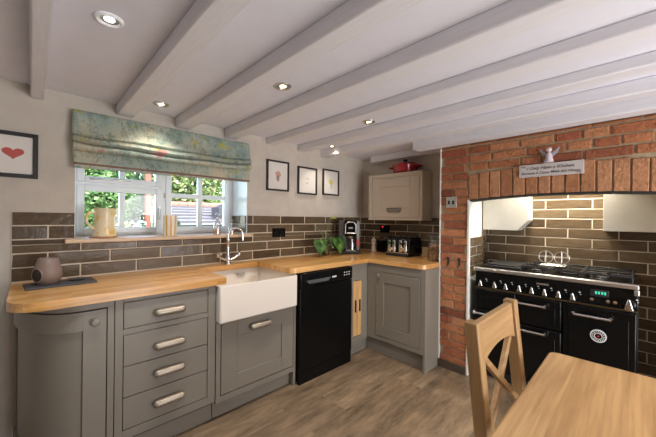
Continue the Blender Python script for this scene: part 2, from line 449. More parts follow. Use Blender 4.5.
fl = sash(.618, 1.155, 1.528, 1.86, [.886], [], .043, 'window_sash')
fx = sash(1.185, 1.738, 1.160, 1.86, [1.468], [1.466], .045, 'window_sash')
h = MB(); h.capsule((.70, .262, 1.553), (.93, .262, 1.556), .006); h.box((.72, .262, 1.546), (.735, .273, 1.562)); h.box((.9, .262, 1.546), (.915, .273, 1.562)); h.sphere((.70, .26, 1.553), .011)
fin('window_stay', h, 'steel', win)
h = MB(); h.box((1.128, .255, 1.30), (1.142, .274, 1.36)); h.capsule((1.135, .25, 1.35), (1.135, .25, 1.27), .006); fin('window_handle', h, 'steel', win)
h = MB()
for z in (1.46, 1.20): h.tube([(1.178, .268, z-.02), (1.178, .268, z+.02)], .006)
fin('window_hinge', h, 'steel', win)
fin('sill', MB().box((.54, -.065, 1.12), (1.79, 0, 1.145)).box((WX0+.001, -.001, 1.12), (WX1-.001, .30, 1.145)), 'sill_oak', win, bevel=.004)
rv = MB(); rv.box((WX1-.0035, .001, 1.145), (WX1+.001, .285, WZ1)); rv.box((WX0-.001, .001, 1.145), (WX0+.003, .285, WZ1)); rv.box((WX0, .001, WZ1-.004), (WX1, .285, WZ1+.001))
fin('reveal_lining', rv, 'white_gloss', win)

# ------------------------------------------------------------ garden behind the window
gm = mat('lawn', rgb(110, 150, 70), .9); n = N(gm); n.base(n.ramp(n.noise(n.coords(), 5, 6), [(.3, rgb(80, 120, 50)), (.7, rgb(150, 180, 100))]))
lw = MB(); lw.box((-6, .9, .85), (16, 15, 1.0)); lw.box((-6, .9, -.3), (16, 1.05, .85)); lw.box((-6, .36, -.3), (16, .9, -.15))
struct('ground_garden', lw, gm)
def leafmat(name, a, b, c):
    m = mat(name, b, .6, spec=.3); n = N(m); g = n.n('NewGeometry')
    n.base(n.ramp(g.outputs['Random Per Island'], [(0, a), (.5, b), (1, c)])); return m
M['leaf_a'] = leafmat('hedge_leaves', rgb(44, 70, 34), rgb(88, 120, 62), rgb(150, 172, 110))
M['leaf_b'] = leafmat('dark_leaves', rgb(30, 48, 26), rgb(66, 90, 52), rgb(120, 140, 90))
M['leaf_c'] = leafmat('bank_leaves', rgb(70, 104, 50), rgb(130, 150, 86), rgb(190, 176, 140))
M['bark'] = mat('bark', rgb(92, 66, 48), .9)
def bush(name, label, cat, c, rad, n_, ls, mt, trunk=True):
    root = thing(name, label, cat, (c[0], c[1], 1.0)); rng = random.Random(int(c[0]*100)+n_)
    f = MB(); bm = f.bm
    for _ in range(n_):
        while True:
            p = Vector((rng.uniform(-1, 1), rng.uniform(-1, 1), rng.uniform(-1, 1)))
            if .35 < p.length < 1: break
        p = Vector((p.x*rad[0]+c[0], p.y*rad[1]+c[1], p.z*rad[2]+c[2]))
        if p.z < 1.02: continue
        d = Vector((rng.uniform(-1, 1), rng.uniform(-1, 1), rng.uniform(-.6, .6))).normalized(); e = d.orthogonal().normalized()
        e = (e*cos(rng.uniform(0, 6))+d.cross(e)*sin(rng.uniform(0, 6))).normalized()
        L = ls*rng.uniform(.6, 1.3); k = d.cross(e)*L*.12
        bm.faces.new([bm.verts.new(q) for q in (p-d*L*.5, p+e*L*.25+k, p+d*L*.5, p-e*L*.25+k)])
    fin('foliage', f, mt, root, smooth=False, recalc=False)
    s = MB()
    for i in range(5): 
        a = i*1.26; s.tube([(c[0]+.05*cos(a), c[1]+.05*sin(a), 1.0), (c[0]+rad[0]*.3*cos(a), c[1]+rad[1]*.3*sin(a), c[2]), (c[0]+rad[0]*.6*cos(a), c[1]+rad[1]*.6*sin(a), c[2]+rad[2]*.5)], [.035, .02, .006], 6)
    fin('stem', s, 'bark', root); return root
bush('garden_hedge', 'bright green leafy hedge seen through left window pane', 'hedge', (1.25, 5.0, 1.75), (.75, .5, .85), 8000, .12, 'leaf_a')
bush('dark_shrub', 'dark shrub beside reddish post seen through window', 'shrub', (2.05, 6.3, 1.75), (.60, .4, .85), 4500, .11, 'leaf_b')
bush('tall_tree', 'tall green tree behind low shed, seen through window', 'tree', (3.9, 7.4, 2.7), (1.25, .7, 1.8), 7000, .2, 'leaf_c')
bush('distant_tree', 'pale green tree at right end of garden', 'tree', (6.3, 7.6, 2.7), (1.1, .8, 1.8), 6000, .2, 'leaf_c')
bush('back_tree', 'dark green tree far behind the hedge', 'tree', (1.6, 8.6, 2.5), (1.0, .8, 1.7), 4200, .2, 'leaf_b')
bush('round_bush', 'small dark round bush in front of low shed roof', 'shrub', (2.22, 3.4, 1.12), (.12, .12, .13), 700, .05, 'leaf_b')
p = MB(); p.box((2.13, 4.9, 1.0), (2.24, 5.01, 2.3)); p.box((2.11, 4.88, 2.3), (2.26, 5.03, 2.34))
tag(fin('garden_post', p, mat('red_brown_timber', rgb(150, 84, 66), .8), bevel=.01), 'reddish brown timber post standing in the garden', 'post')
def flowers(x, y, label, col):
    root = thing('flower_clump', label, 'flowers', (x, y, 1.0)); f = MB(); s = MB(); rng = random.Random(int(x*99))
    for _ in range(26):
        a = rng.uniform(0, 6.3); q = rng.uniform(0, .16); h = rng.uniform(.06, .2)
        s.tube([(x+q*.3*cos(a), y+q*.3*sin(a), 1.0), (x+q*cos(a), y+q*sin(a), 1.0+h)], .004, 5); f.sphere((x+q*cos(a), y+q*sin(a), 1.0+h), .024, (1, 1, .6), 8)
    fin('blossom', f, mat('petal', col, .7), root); fin('stem', s, 'leaf_a', root)
flowers(1.60, 4.2, 'yellow flower clump on the lawn left of reddish post', rgb(236, 226, 120))
flowers(1.95, 4.5, 'white flower clump on the lawn beside reddish post', rgb(240, 240, 244))
# low outbuilding with a sloping roof
sh = thing('garden_shed', 'low garden outbuilding with pale sloping roof and terracotta ridge', 'shed', (3.6, 4.6, 1.0))
fin('wall', MB().box((2.45, 4.0, 1.0), (5.0, 5.6, 1.12)).box((2.45, 5.4, 1.12), (5.0, 5.6, 1.5)).box((3.3, 3.95, 1.0), (4.2, 4.0, 1.30)), mat('shed_wall', rgb(120, 110, 108), .9), sh)
rf = MB(); rf.prism([(3.75, 1.13), (5.5, 1.53), (5.5, 1.56), (3.75, 1.16)], 2.4, 5.1, 'yz')
roof = fin('roof', rf, mat('pale_roof_board', rgb(138, 132, 128), .8), sh)
rb = MB()
for i in range(6): y = 3.8+i*.30; z = 1.16+(y-3.75)*.2286; rb.prism([(y, z), (y+.05, z+.0114), (y+.05, z+.045), (y, z+.034)], 2.4, 5.1, 'yz')
fin('roof_batten', rb, mat('grey_batten', rgb(96, 90, 88), .8), roof)
rd = MB()
for i in range(14): x = 2.4+i*.195; rd.tube([(x, 5.5, 1.60), (x+.19, 5.5, 1.60)], [.075, .065], 12)
fin('ridge_tile', rd, mat('terracotta', rgb(196, 120, 96), .8), roof)
db = MB(); db.prism([(3.3, 1.3), (3.75, 1.32), (3.75, 1.5), (3.55, 1.6), (3.3, 1.5)], 3.9, 4.3, 'xz')
fin('dormer', db, mat('dark_boards', rgb(72, 68, 72), .8), sh)

# ------------------------------------------------------------ base cabinets
YF = -.600           # front of the in-frame cabinets
def shaker(mb, u0, u1, z0, z1, st=.075, d0=0, th=.012, rec=.008):
    """a framed door front, local coords (along, outwards, up)"""
    mb.box((u0, d0-.02, z0), (u0+st, d0+th, z1)); mb.box((u1-st, d0-.02, z0), (u1, d0+th, z1))
    mb.box((u0+st, d0-.02, z0), (u1-st, d0+th, z0+st)); mb.box((u0+st, d0-.02, z1-st), (u1-st, d0+th, z1))
    mb.box((u0+st, d0-.02, z0+st), (u1-st, d0+th-rec, z1-st)); return mb
def pull(T, u, z, parent, w=.15, r=.017, name='handle'):
    h = MB(T)
    h.capsule((u-w/2+r, .022, z), (u+w/2-r, .022, z), r, 16)
    h.box((u-w/2+.012, -.002, z-.008), (u-w/2+.034, .022, z+.008)); h.box((u+w/2-.034, -.002, z-.008), (u+w/2-.012, .022, z+.008))
    return fin(name, h, 'handle', parent, label='pale bronze bar handle')
TY = face_y(YF)
# curved end unit
cu = thing('curved_cabinet', 'grey base cabinet with curved door at left end of worktop', 'cabinet', (.5, -.3, 0))
def ell(k, x0=.335, x1=.575, y0=-.20, y1=YF): return [(x1-(x1-x0-k)*cos(R(90*i/16)), y0-(abs(y1-y0)-k)*sin(R(90*i/16))) for i in range(17)]
cc = MB(); cc.prism([(.362, -.014), (.362, -.21)]+ell(.036)[1:]+[(.70, YF+.03), (.70, -.014)], .10, .862)
fin('carcass', cc, 'dark_gap', cu)
cp = MB(); cp.box((.335, -.20, .10), (.349, -.014, .863)); cp.prism(ell(.0)+[(.70, YF), (.70, YF+.02)]+ell(.014)[::-1], .832, .863)
cp.box((.672, YF, .10), (.700, YF+.03, .832))
fin('face_frame', cp, 'grey', cu, bevel=.0015)
dr = MB(); A0, A1 = ell(.0), ell(.016); st = [(.668, YF), (.668, YF+.016)]
dr.prism(A0+[(.576, YF), (.576, YF+.016)]+A1[::-1], .735, .826); dr.prism(A0+[(.576, YF), (.576, YF+.016)]+A1[::-1], .105, .190)
dr.box((.576, YF, .105), (.668, YF+.016, .826)); P0, P1 = ell(.014), ell(.022)
dr.prism(P0+[(.576, YF+.014), (.576, YF+.022)]+P1[::-1], .190, .735)
door = fin('door', dr, 'grey', cu, bevel=.002)
k = MB(); k.lathe([(.0, -.004), (.008, -.004), (.007, .008), (.016, .014), (.019, .022), (.015, .030), (0, .033)], (.622, YF, .772), 20, '-y')
fin('knob', k, 'grey', door)
pl = MB(); pl.prism([(.37, -.014), (.37, -.2)]+ell(.05)[2:]+[(.70, YF+.06), (.70, -.014)], 0, .10); fin('plinth', pl, 'grey', cu)
# four drawer unit
du = thing('drawer_cabinet', 'grey base cabinet with four drawers beneath the worktop', 'cabinet', (.97, -.3, 0))
fin('carcass', B((.705, -.574, .11), (1.225, -.014, .862)), 'dark_gap', du)
ff = MB(TY)
ff.box((.703, -.025, .13), (.738, 0, .863)); ff.box((1.179, -.025, .13), (1.226, 0, .863))
for a, b in ((.13, .178), (.672, .702), (.842, .863)): ff.box((.738, -.025, a), (1.179, 0, b))
fin('face_frame', ff, 'grey', du, bevel=.0015)
for a, b, hz in ((.705, .839, .762), (.509, .669, .578), (.349, .505, .430), (.182, .345, .265)):
    d = MB(TY); d.box((.741, -.02, a), (1.176, .000, b)); d.box((.745, -.3, a+.02), (1.172, -.028, b-.03))
    dd = fin('drawer', d, 'grey', du, bevel=.002); pull(TY, .958, hz, dd, .165, .021)
fin('plinth', B((.703, -.55, 0), (1.226, -.53, .13)), 'grey', du)
# sink base unit
su = thing('sink_cabinet', 'grey cabinet with framed drawer front under white sink', 'cabinet', (1.55, -.3, 0))
fin('carcass', B((1.23, -.574, .11), (1.862, -.014, .615)), 'dark_gap', su)
ff = MB(TY); ff.box((1.232, -.025, .11), (1.262, 0, .618)); ff.box((1.842, -.56, 0), (1.866, 0, .618)); ff.box((1.262, -.025, .11), (1.842, 0, .150)); ff.box((1.8425, -.56, .6175), (1.866, -.001, .862)); ff.box((1.226, -.55, .61), (1.2295, -.001, .862))
fin('face_frame', ff, 'grey', su, bevel=.0015)
d = MB(TY); shaker(d, 1.266, 1.838, .155, .608, .105, 0, .002, .008); dd = fin('drawer', d, 'grey', su, bevel=.0025); pull(TY, 1.545, .545, dd, .17, .021)
fin('plinth', B((1.232, -.55, 0), (1.842, -.53, .11)), 'grey', su)
# corner unit with the oak pull-outs
co = thing('corner_cabinet', 'grey corner cabinet with slim oak front beside black dishwasher', 'cabinet', (2.62, -.3, 0))
fin('carcass', B((2.482, -.57, .13), (2.74, -.014, .862)), 'dark_gap', co)
ff = MB(TY); ff.box((2.478, -.025, .13), (2.535, 0, .863)); ff.box((2.660, -.025, .13), (2.745, 0, .863)); ff.box((2.535, -.025, .705), (2.660, 0, .863)); ff.box((2.535, -.025, .13), (2.660, 0, .185))
fin('face_frame', ff, 'grey', co, bevel=.0015)
of = fin('pull_out_front', MB(TY).box((2.538, -.02, .189), (2.596, .001, .701)).box((2.599, -.02, .189), (2.657, .001, .701)), 'oak_z', co, bevel=.002, label='pale oak slatted front')
for u in (2.567, 2.628): fin('handle', MB(TY).capsule((u, .006, .42), (u, .006, .52), .008, 10), 'black_matte', of, label='dark upright handle slot')
fin('plinth', B((2.478, -.55, 0), (2.80, -.53, .13)), 'grey', co)
# return unit
TX = face_x(2.745)
ru = thing('return_cabinet', 'grey base cabinet with panelled door beside brick pier', 'cabinet', (3.05, -.9, 0))
fin('carcass', B((2.772, -1.185, .15), (3.39, -.64, .862)), 'dark_gap', ru)
ff = MB(TX); ff.box((-.698, -.025, .15), (-.602, 0, .863)); ff.box((-1.192, -.025, .15), (-1.164, 0, .863)); ff.box((-1.164, -.025, .792), (-.698, 0, .863)); ff.box((-1.164, -.025, .15), (-.698, 0, .188))
fin('face_frame', ff, 'grey', ru, bevel=.0015)
d = MB(TX); shaker(d, -1.161, -.701, .192, .788, .092, 0, .002, .009); door = fin('door', d, 'grey', ru, bevel=.0025)
k = MB(); k.lathe([(.0, -.004), (.008, -.004), (.007, .008), (.015, .014), (.018, .022), (.014, .030), (0, .033)], (2.744, -.738, .757), 20, '-x'); fin('knob', k, 'grey', door)
fin('end_panel', B((2.745, -1.211, 0), (3.39, -1.192, .863)), 'grey', ru, bevel=.0015)
fin('plinth', B((2.80, -1.192, 0), (2.82, -.53, .149)), 'grey', ru)

# worktop
wt = thing('worktop', 'honey oak worktop running round sink into the corner', 'worktop', (1.8, -.3, .865))
SX0, SX1, SY = 1.290, 1.802, -.145
poly = [(.318, -.009)]+arc(.318+.13, -.6225+.13, .13, 180, 270, 8)+[(SX0-.012, -.6225)]+arc(SX0-.012, -.6225+.012, .012, 270, 360, 3)[1:]
poly += [(SX0, SY), (SX1, SY)]+arc(SX1+.05, -.6225+.05, .05, 180, 270, 6)+[(2.728, -.6225), (2.80, -.55), (XR-.009, -.55), (XR-.009, -.009)]
lt = fin('long_section', MB().prism(poly, .865, .905), 'oak_x', wt)
cut = MB()
for i in range(5):
    y = -.27-i*.055; cut.capsule((.93, y, .908), (1.31, y, .905), .0075, 8, 3)
co_ = fin('groove_cutter', cut, 'oak_x', None)
bq = lt.modifiers.new('c', 'BOOLEAN'); bq.object = co_; bq.operation = 'DIFFERENCE'; bq.solver = 'EXACT'
dg = bpy.context.evaluated_depsgraph_get(); dg.update()
nm = bpy.data.meshes.new_from_object(lt.evaluated_get(dg)); lt.modifiers.clear(); lt.data = nm
nm.shade_smooth(); nm.set_sharp_from_angle(angle=R(40)); bpy.data.objects.remove(co_)
q = lt.modifiers.new('b', 'BEVEL'); q.width = .003; q.segments = 2; q.limit_method = 'ANGLE'; q.angle_limit = R(60)
poly = [(2.7285, -.6225), (2.80, -.5505), (XR-.009, -.5505), (XR-.009, -1.2105), (2.728+.08, -1.2105)]+arc(2.808, -1.2105+.08, .08, 270, 180, 8)[1:]
fin('return_section', MB().prism(poly, .865, .905), 'oak_y', wt, bevel=.003)

# butler sink
sk = thing('butler_sink', 'white fireclay butler sink with deep plain front', 'sink', (1.532, -.38, .62))
bm = bmesh.new(); sb = MB(); sb.box((1.2325, -.648, .622), (1.8415, -.10, .863)); bm = sb.bm; bm.faces.ensure_lookup_table()
top = max(bm.faces, key=lambda f: f.calc_center_median().z if abs(f.normal.z) > -1 and len({round(v.co.z, 4) for v in f.verts}) == 1 else -9)
bmesh.ops.recalc_face_normals(bm, faces=bm.faces)
bmesh.ops.inset_individual(bm, faces=[top], thickness=.028); bmesh.ops.translate(bm, verts=top.verts, vec=(0, 0, -.20))
fin('basin', sb, 'ceramic', sk, bevel=.012, seg=4, recalc=False)
fin('overflow', MB().box((1.62, -.1295, .80), (1.69, -.1265, .83)), 'steel', sk, bevel=.001, label='chrome overflow slot')
fin('waste', MB().tube([(1.54, -.375, .662), (1.54, -.375, .667)], .04, 24), 'steel', sk, label='chrome waste')

# tap
tp = thing('kitchen_tap', 'chrome swan neck tap with two lever handles behind sink', 'tap', (1.562, -.075, .905))
b = MB(); b.lathe([(.028, .9055), (.028, .912), (.02, .925), (.024, .945), (.02, .965), (.014, .985), (.012, 1.09), (.015, 1.095), (.015, 1.108), (.012, 1.115)], (1.562, -.075, 0), 24)
fin('body', b, 'chrome', tp)
s = MB(); pts = [(1.562, -.075, 1.105)]+[(1.562+.055-.055*cos(R(a)), -.075-.02*(1-cos(R(a))), 1.14+.06*sin(R(a))) for a in range(0, 181, 15)]+[(1.672, -.115, 1.095)]
s.tube(pts, [.009]*len(pts), 14); fin('spout', s, 'chrome', tp)
for sg in (-1, 1):
    h = MB(); h.tube([(1.562+sg*.01, -.075, .935), (1.562+sg*.05, -.08, .95), (1.562+sg*.09, -.085, .975)], [.013, .011, .010], 12)
    h.tube([(1.562+sg*.088, -.084, .965), (1.562+sg*.094, -.087, .992)], .015, 14)
    h.capsule((1.562+sg*.075, -.115, .992), (1.562+sg*.115, -.06, .998), .006, 10); fin('lever', h, 'chrome', tp)

# dishwasher
TD = face_y(-.64); dw = thing('dishwasher', 'black freestanding dishwasher under the worktop', 'dishwasher', (2.17, -.3, 0))
fin('body', B((1.875, -.61, .02), (2.472, -.03, .858)), 'appliance', dw, bevel=.003)
fin('door', MB(TD).box((1.873, -.03, .10), (2.474, .0, .745)), 'appliance', dw, bevel=.006, seg=3)
cpn = MB(TD); cpn.box((1.873, -.03, .748), (2.474, .004, .858)); cp_ = fin('control_panel', cpn, 'black', dw, bevel=.008, seg=3)
rc = MB(TD); rc.prism([(1.93, .80), (2.20, .80), (2.17, .772), (1.96, .772)], .004, .006, 'xz'); fin('grip_recess_sheen', rc, mat('grip_sheen_grey', rgb(84, 84, 86), .15), cp_, label='grip recess with its reflection painted grey')  # lighter grey plate paints the reflection seen at the grip recess
ic = MB(TD)
for i in range(3):
    for j in range(2): ic.box((2.36+i*.03, .004, .79+j*.022), (2.374+i*.03, .0052, .798+j*.022))
fin('button_print', ic, 'white_text', cp_)
fin('logo_print', MB(TD).box((2.215, .004, .79), (2.265, .0052, .802)), 'white_text', cp_)
fin('kick_plate', MB(TD).box((1.876, -.03, .0), (2.471, -.006, .0975)), 'appliance', dw)

# ------------------------------------------------------------ wall cabinet and pot
XU = 3.20; TU = face_x(XU)
wc = thing('wall_cabinet', 'cream wall cabinet with cup handle above black toaster', 'cabinet', (3.3, -.59, 1.275))
fin('carcass', B((XU, -.93, 1.275), (XR-.001, -.254, 1.785)), 'cream', wc, bevel=.002)
d = MB(TU); d.box((-.305, .0, 1.277), (-.256, .012, 1.783)); d.box((-.928, .0, 1.277), (-.900, .012, 1.783)); d.box((-.90, .0, 1.277), (-.305, .012, 1.303)); d.box((-.90, .0, 1.742), (-.305, .012, 1.783)); fin('face_frame', d, 'cream', wc, bevel=.0015)
d = MB(TU); d.T = face_x(XU-.0005); 
shaker(d, -.896, -.309, 1.307, 1.738, .10, .0005, .009, .008); dd = fin('door', d, 'cream', wc, bevel=.003)
h = MB(TU)
h.grid(lambda a, b: (-.60-(.095*(1-.25*b**3))*(2*a-1)*(1 if True else 1), .010+.028*sin(pi*min(b*.5+.02, .5))*(1-abs(2*a-1)**4), 1.408-.046*b), 18, 8)
fin('cup_handle', h, mat('pewter', rgb(140, 132, 122), .35, .7), dd, solid=.003, label='pewter cup handle')
cb = thing('casserole_pot', 'red lidded casserole on top of cream wall cabinet', 'pot', (3.30, -.665, 1.785))
c0 = (3.305, -.665, 0)
b = MB(); b.lathe([(0, 1.7865), (.105, 1.7865), (.125, 1.80), (.135, 1.86), (.137, 1.866), (0, 1.866)], c0, 36); fin('pot_body', b, 'red', cb)
l = MB(); l.lathe([(.139, 1.8665), (.141, 1.872), (.12, 1.888), (.05, 1.898), (0, 1.899)], c0, 36); ld = fin('lid', l, 'red', cb)
l = MB(); l.lathe([(.008, 1.898), (.008, 1.91), (.022, 1.916), (.024, 1.926), (.018, 1.934), (0, 1.935)], c0, 20); fin('lid_knob', l, 'black_matte', ld)
for sg in (-1, 1):
    h = MB(); h.tube([(3.305-.05, -.665+sg*.122, 1.852), (3.305-.045, -.665+sg*.172, 1.856), (3.305+.045, -.665+sg*.172, 1.856), (3.305+.05, -.665+sg*.122, 1.852)], .009, 10); fin('side_handle', h, 'red', cb)

# ------------------------------------------------------------ roman blind
def blindmat():
    m = mat('floral_blind_cloth', rgb(150, 168, 158), .9, spec=.1); n = N(m); v = n.coords((1, 1, 1))
    c = n.ramp(n.noise(v, 5, 3), [(.32, rgb(136, 156, 150)), (.5, rgb(166, 175, 162)), (.68, rgb(190, 182, 158))])
    c = n.mix(c, rgb(178, 172, 66), n.ramp(n.noise(n.coords((1, 1, 1.4), (0, 0, 1)), 9, 2), [(.62, (0, 0, 0, 1)), (.67, (.75, .75, .75, 1))]))
    c = n.mix(c, rgb(178, 124, 124), n.ramp(n.noise(n.coords((1, 1, 1.2), (1, 0, 2)), 7, 1), [(.68, (0, 0, 0, 1)), (.72, (.8, .8, .8, 1))]))
    c = n.mix(c, rgb(84, 116, 106), n.ramp(n.noise(n.coords((1, 1, 1), (2, 1, 0)), 16, 4, .7), [(.56, (0, 0, 0, 1)), (.64, (.55, .55, .55, 1))]))
    c = n.mix(c, rgb(92, 108, 100), n.ramp(n.noise(n.coords((1.6, 1, .8), (0, .6, 0)), 6, 5, .75), [(.50, (0, 0, 0, 1)), (.53, (.6, .6, .6, 1)), (.555, (0, 0, 0, 1))]))
    n.base(c); return m
M['blind'] = blindmat()
bl = thing('roman_blind', 'floral sage green roman blind half drawn over window', 'blind', (1.165, -.04, 1.60))
BX0, BX1 = .567, 1.762
prof = [(1.935, -.045), (1.91, -.052), (1.87, -.054), (1.83, -.060), (1.805, -.070), (1.792, -.078), (1.782, -.062), (1.788, -.044), (1.778, -.056), (1.768, -.084), (1.752, -.096), (1.740, -.074), (1.747, -.048), (1.736, -.062), (1.722, -.090), (1.704, -.094), (1.692, -.070), (1.701, -.048), (1.688, -.058), (1.655, -.066), (1.615, -.068), (1.594, -.066)]
def bf(u, v):
    t = v*(len(prof)-1); i = min(int(t), len(prof)-2); f = t-i
    z = prof[i][0]*(1-f)+prof[i+1][0]*f; y = prof[i][1]*(1-f)+prof[i+1][1]*f
    mid = math.exp(-((z-1.735)/.055)**2); sag = 4*u*(1-u)
    z -= mid*(.022*sag-.012)+.004*mid*sin(u*17); y -= mid*.018*sag+.004*sin(u*23+v*5)*mid
    z -= .016*(1-u)*max(0, (1.935-z)/.34)
    inset = .006*max(0, (1.76-z)/.15)
    return (BX0+inset+(BX1-BX0-2*inset)*u, y, z)
bm_ = MB().grid(bf, 90, 84); fin('fabric', bm_, 'blind', bl, solid=.004, angle=80)
e = MB(); e.grid(lambda u, v: (lambda p: (p[0], p[1]-.0035+.007*0, 1.6125-.0125*v))(bf(u, 1-.012*(1-v))), 60, 1); fin('hem_trim', e, mat('brown_braid', rgb(128, 96, 84), .8), bl, solid=.002, label='brown hem trim')
fin('head_rail', B((BX0+.002, -.043, 1.885), (BX1-.002, -.002, 1.936)), 'blind', bl, bevel=.003)

# ------------------------------------------------------------ downlights
def downlight(x, y, cool, label, energy):
    t = thing('ceiling_downlight', label, 'ceiling light', (x, y, CZ-.012), 'recessed ceiling downlights')
    rg = MB(); rg.lathe([(.030, CZ-.001), (.032, CZ-.006), (.040, CZ-.010), (.047, CZ-.006), (.048, CZ-.001)], (x, y, 0), 28); fin('bezel', rg, 'white_gloss' if cool else 'steel', t)
    rf_ = MB(); rf_.lathe([(.0295, CZ-.001), (.0295, CZ-.0045), (.018, CZ-.0025), (.018, CZ-.001)], (x, y, 0), 24); fin('reflector', rf_, 'steel', t)
    ln = MB(); ln.lathe([(0, CZ-.004), (.0175, CZ-.004), (.0175, CZ-.002), (0, CZ-.002)], (x, y, 0), 24); fin('lamp_lens', ln, 'lamp_cool' if cool else 'lamp_warm', t)
    o = lamp('downlight_beam', 'SPOT', (x, y, CZ-.02), (0, 0, 0), energy, (.95, .97, 1) if cool else (1, .90, .77), spot_size=R(110), spot_blend=.7, shadow_soft_size=.03)
    o.parent = t; o.location = (0, 0, -.008)
E_ = 27
downlight(.602, -1.04, True, 'white rimmed downlight nearest the camera, between first two beams at left', E_)
downlight(1.006, -.227, False, 'downlight in ceiling just in front of floral blind', E_*.22)
downlight(1.412, -1.033, False, 'downlight in ceiling above front of white sink', E_)
downlight(2.25, -.99, False, 'downlight in ceiling above dishwasher, right of ceiling middle', E_)
downlight(2.61, -.229, False, 'farthest downlight near back wall above three pictures', E_*.22)
for x in (1.41, 2.2): lamp('dining_downlight_beam', 'SPOT', (x, -3.3, CZ-.02), (0, 0, 0), E_, (1, .84, .64), spot_size=R(110), spot_blend=.7, shadow_soft_size=.03)

# ------------------------------------------------------------ pictures
def picture(x0, x1, z0, z1, label, paint, fw_=.016, d=.02):
    t = thing('framed_picture', label, 'picture', ((x0+x1)/2, -.01, z0), 'small black framed pictures')
    f = MB(); f.box((x0, -d-.002, z0), (x0+fw_, -.002, z1)); f.box((x1-fw_, -d-.002, z0), (x1, -.002, z1)); f.box((x0+fw_, -d-.002, z0), (x1-fw_, -.002, z0+fw_)); f.box((x0+fw_, -d-.002, z1-fw_), (x1-fw_, -.002, z1))
    fin('frame', f, 'frame_black', t, bevel=.002)
    p = fin('print', B((x0+fw_, -.010, z0+fw_), (x1-fw_, -.003, z1-fw_)), 'mount', t)
    for pts, col in paint:
        a = MB(); a.prism([((x0+x1)/2+u*(x1-x0), (z0+z1)/2+w_*(z1-z0)) for u, w_ in pts], -.0108, -.0100, 'xz'); fin('motif', a, mat('print_ink', col, .8), p)
def blob(u, v, a, b, k=12, wob=.25, s=1):
    rg = random.Random(s); return [(u+a*(1+rg.uniform(-wob, wob))*cos(2*pi*i/k), v+b*(1+rg.uniform(-wob, wob))*sin(2*pi*i/k)) for i in range(k)]
heart = [(.30*16*sin(t)**3/17, (.24*(13*cos(t)-5*cos(2*t)-2*cos(3*t)-cos(4*t))/17)) for t in [2*pi*i/28 for i in range(28)]]
picture(.217, .421, 1.497, 1.752, 'framed print of a red heart, at far left of window', [([(u*.78, v*.62+.04) for u, v in heart], rgb(190, 92, 86))], .022)
picture(1.967, 2.223, 1.548, 1.838, 'leftmost of three small frames right of blind, reddish brown sketch', [(blob(.02, .06, .12, .10, s=3), rgb(206, 160, 146)), (blob(-.0, -.10, .07, .09, s=5), rgb(190, 170, 160))])
picture(2.337, 2.598, 1.537, 1.821, 'middle of three small frames right of blind, faint grey sketch', [(blob(0, .08, .10, .03, s=4), rgb(204, 198, 190)), (blob(.0, -.08, .07, .05, s=8), rgb(206, 200, 192))])
picture(2.687, 2.941, 1.548, 1.836, 'rightmost of three small frames right of blind, yellow flower sketch', [(blob(0, .02, .11, .10, s=6), rgb(206, 196, 90)), (blob(.01, -.14, .03, .10, s=9), rgb(170, 170, 130))])

# ------------------------------------------------------------ window sill things
cst = tag(fin('cork_mat', MB().lathe([(0, 1.1455), (.075, 1.1455), (.077, 1.149), (.075, 1.152), (0, 1.152)], (.735, -.0, 0), 32), mat('cork', rgb(186, 134, 98), .9)), 'round cork mat under cream jug on window sill', 'mat')
jg = thing('cream_jug', 'cream jug with yellow pattern on left of window sill', 'jug', (.735, 0, 1.1525))
jm = mat('cream_yellow_glaze', rgb(236, 220, 180), .3, coat=.3); n = N(jm); n.base(n.mix(rgb(238, 224, 188), rgb(232, 192, 92), n.ramp(n.noise(n.coords(), 16, 2), [(.5, (0, 0, 0, 1)), (.6, (.8, .8, .8, 1))])))
j = MB(); j.lathe([(0, 1.153), (.062, 1.153), (.066, 1.158), (.062, 1.22), (.056, 1.28), (.056, 1.32), (.060, 1.338), (.057, 1.338), (.052, 1.318), (.052, 1.26), (.056, 1.2), (.055, 1.165), (0, 1.163)], (.74, 0, 0), 36)
for v in j.bm.verts:
    if v.co.z > 1.31 and v.co.x > .78: v.co.x += (v.co.z-1.31)*.5*(1-abs(v.co.y)/.06)
fin('body', j, jm, jg)
h = MB(); h.tube([(.740-.052, -.02, 1.305), (.740-.085, -.035, 1.31), (.740-.10, -.04, 1.285), (.740-.098, -.038, 1.25), (.740-.075, -.03, 1.215), (.740-.058, -.02, 1.205)], .008, 10); fin('handle', h, jm, jg)
sm = mat('yellow_striped_china', rgb(244, 238, 224), .3); n = N(sm)
tc = n.n('TexCoord'); sp = n.n('SeparateXYZ'); n.l(tc.outputs['Object'], sp.inputs[0]); at = n.n('Math', operation='ARCTAN2'); n.l(sp.outputs[0], at.inputs[0]); n.l(sp.outputs[1], at.inputs[1])
mu = n.n('Math', operation='MULTIPLY'); mu.inputs[1].default_value = 10; n.l(at.outputs[0], mu.inputs[0]); si = n.n('Math', operation='SINE'); n.l(mu.outputs[0], si.inputs[0])
n.base(n.ramp(si.outputs[0], [(.45, rgb(246, 240, 228)), (.55, rgb(226, 178, 52))]))
tag(fin('striped_pot', MB().lathe([(0, 1.1455), (.044, 1.1455), (.046, 1.15), (.050, 1.298), (.047, 1.298), (.043, 1.155), (0, 1.153)], (1.135, -.01, 0), 36), sm), 'yellow and white striped pot in middle of window sill', 'pot')
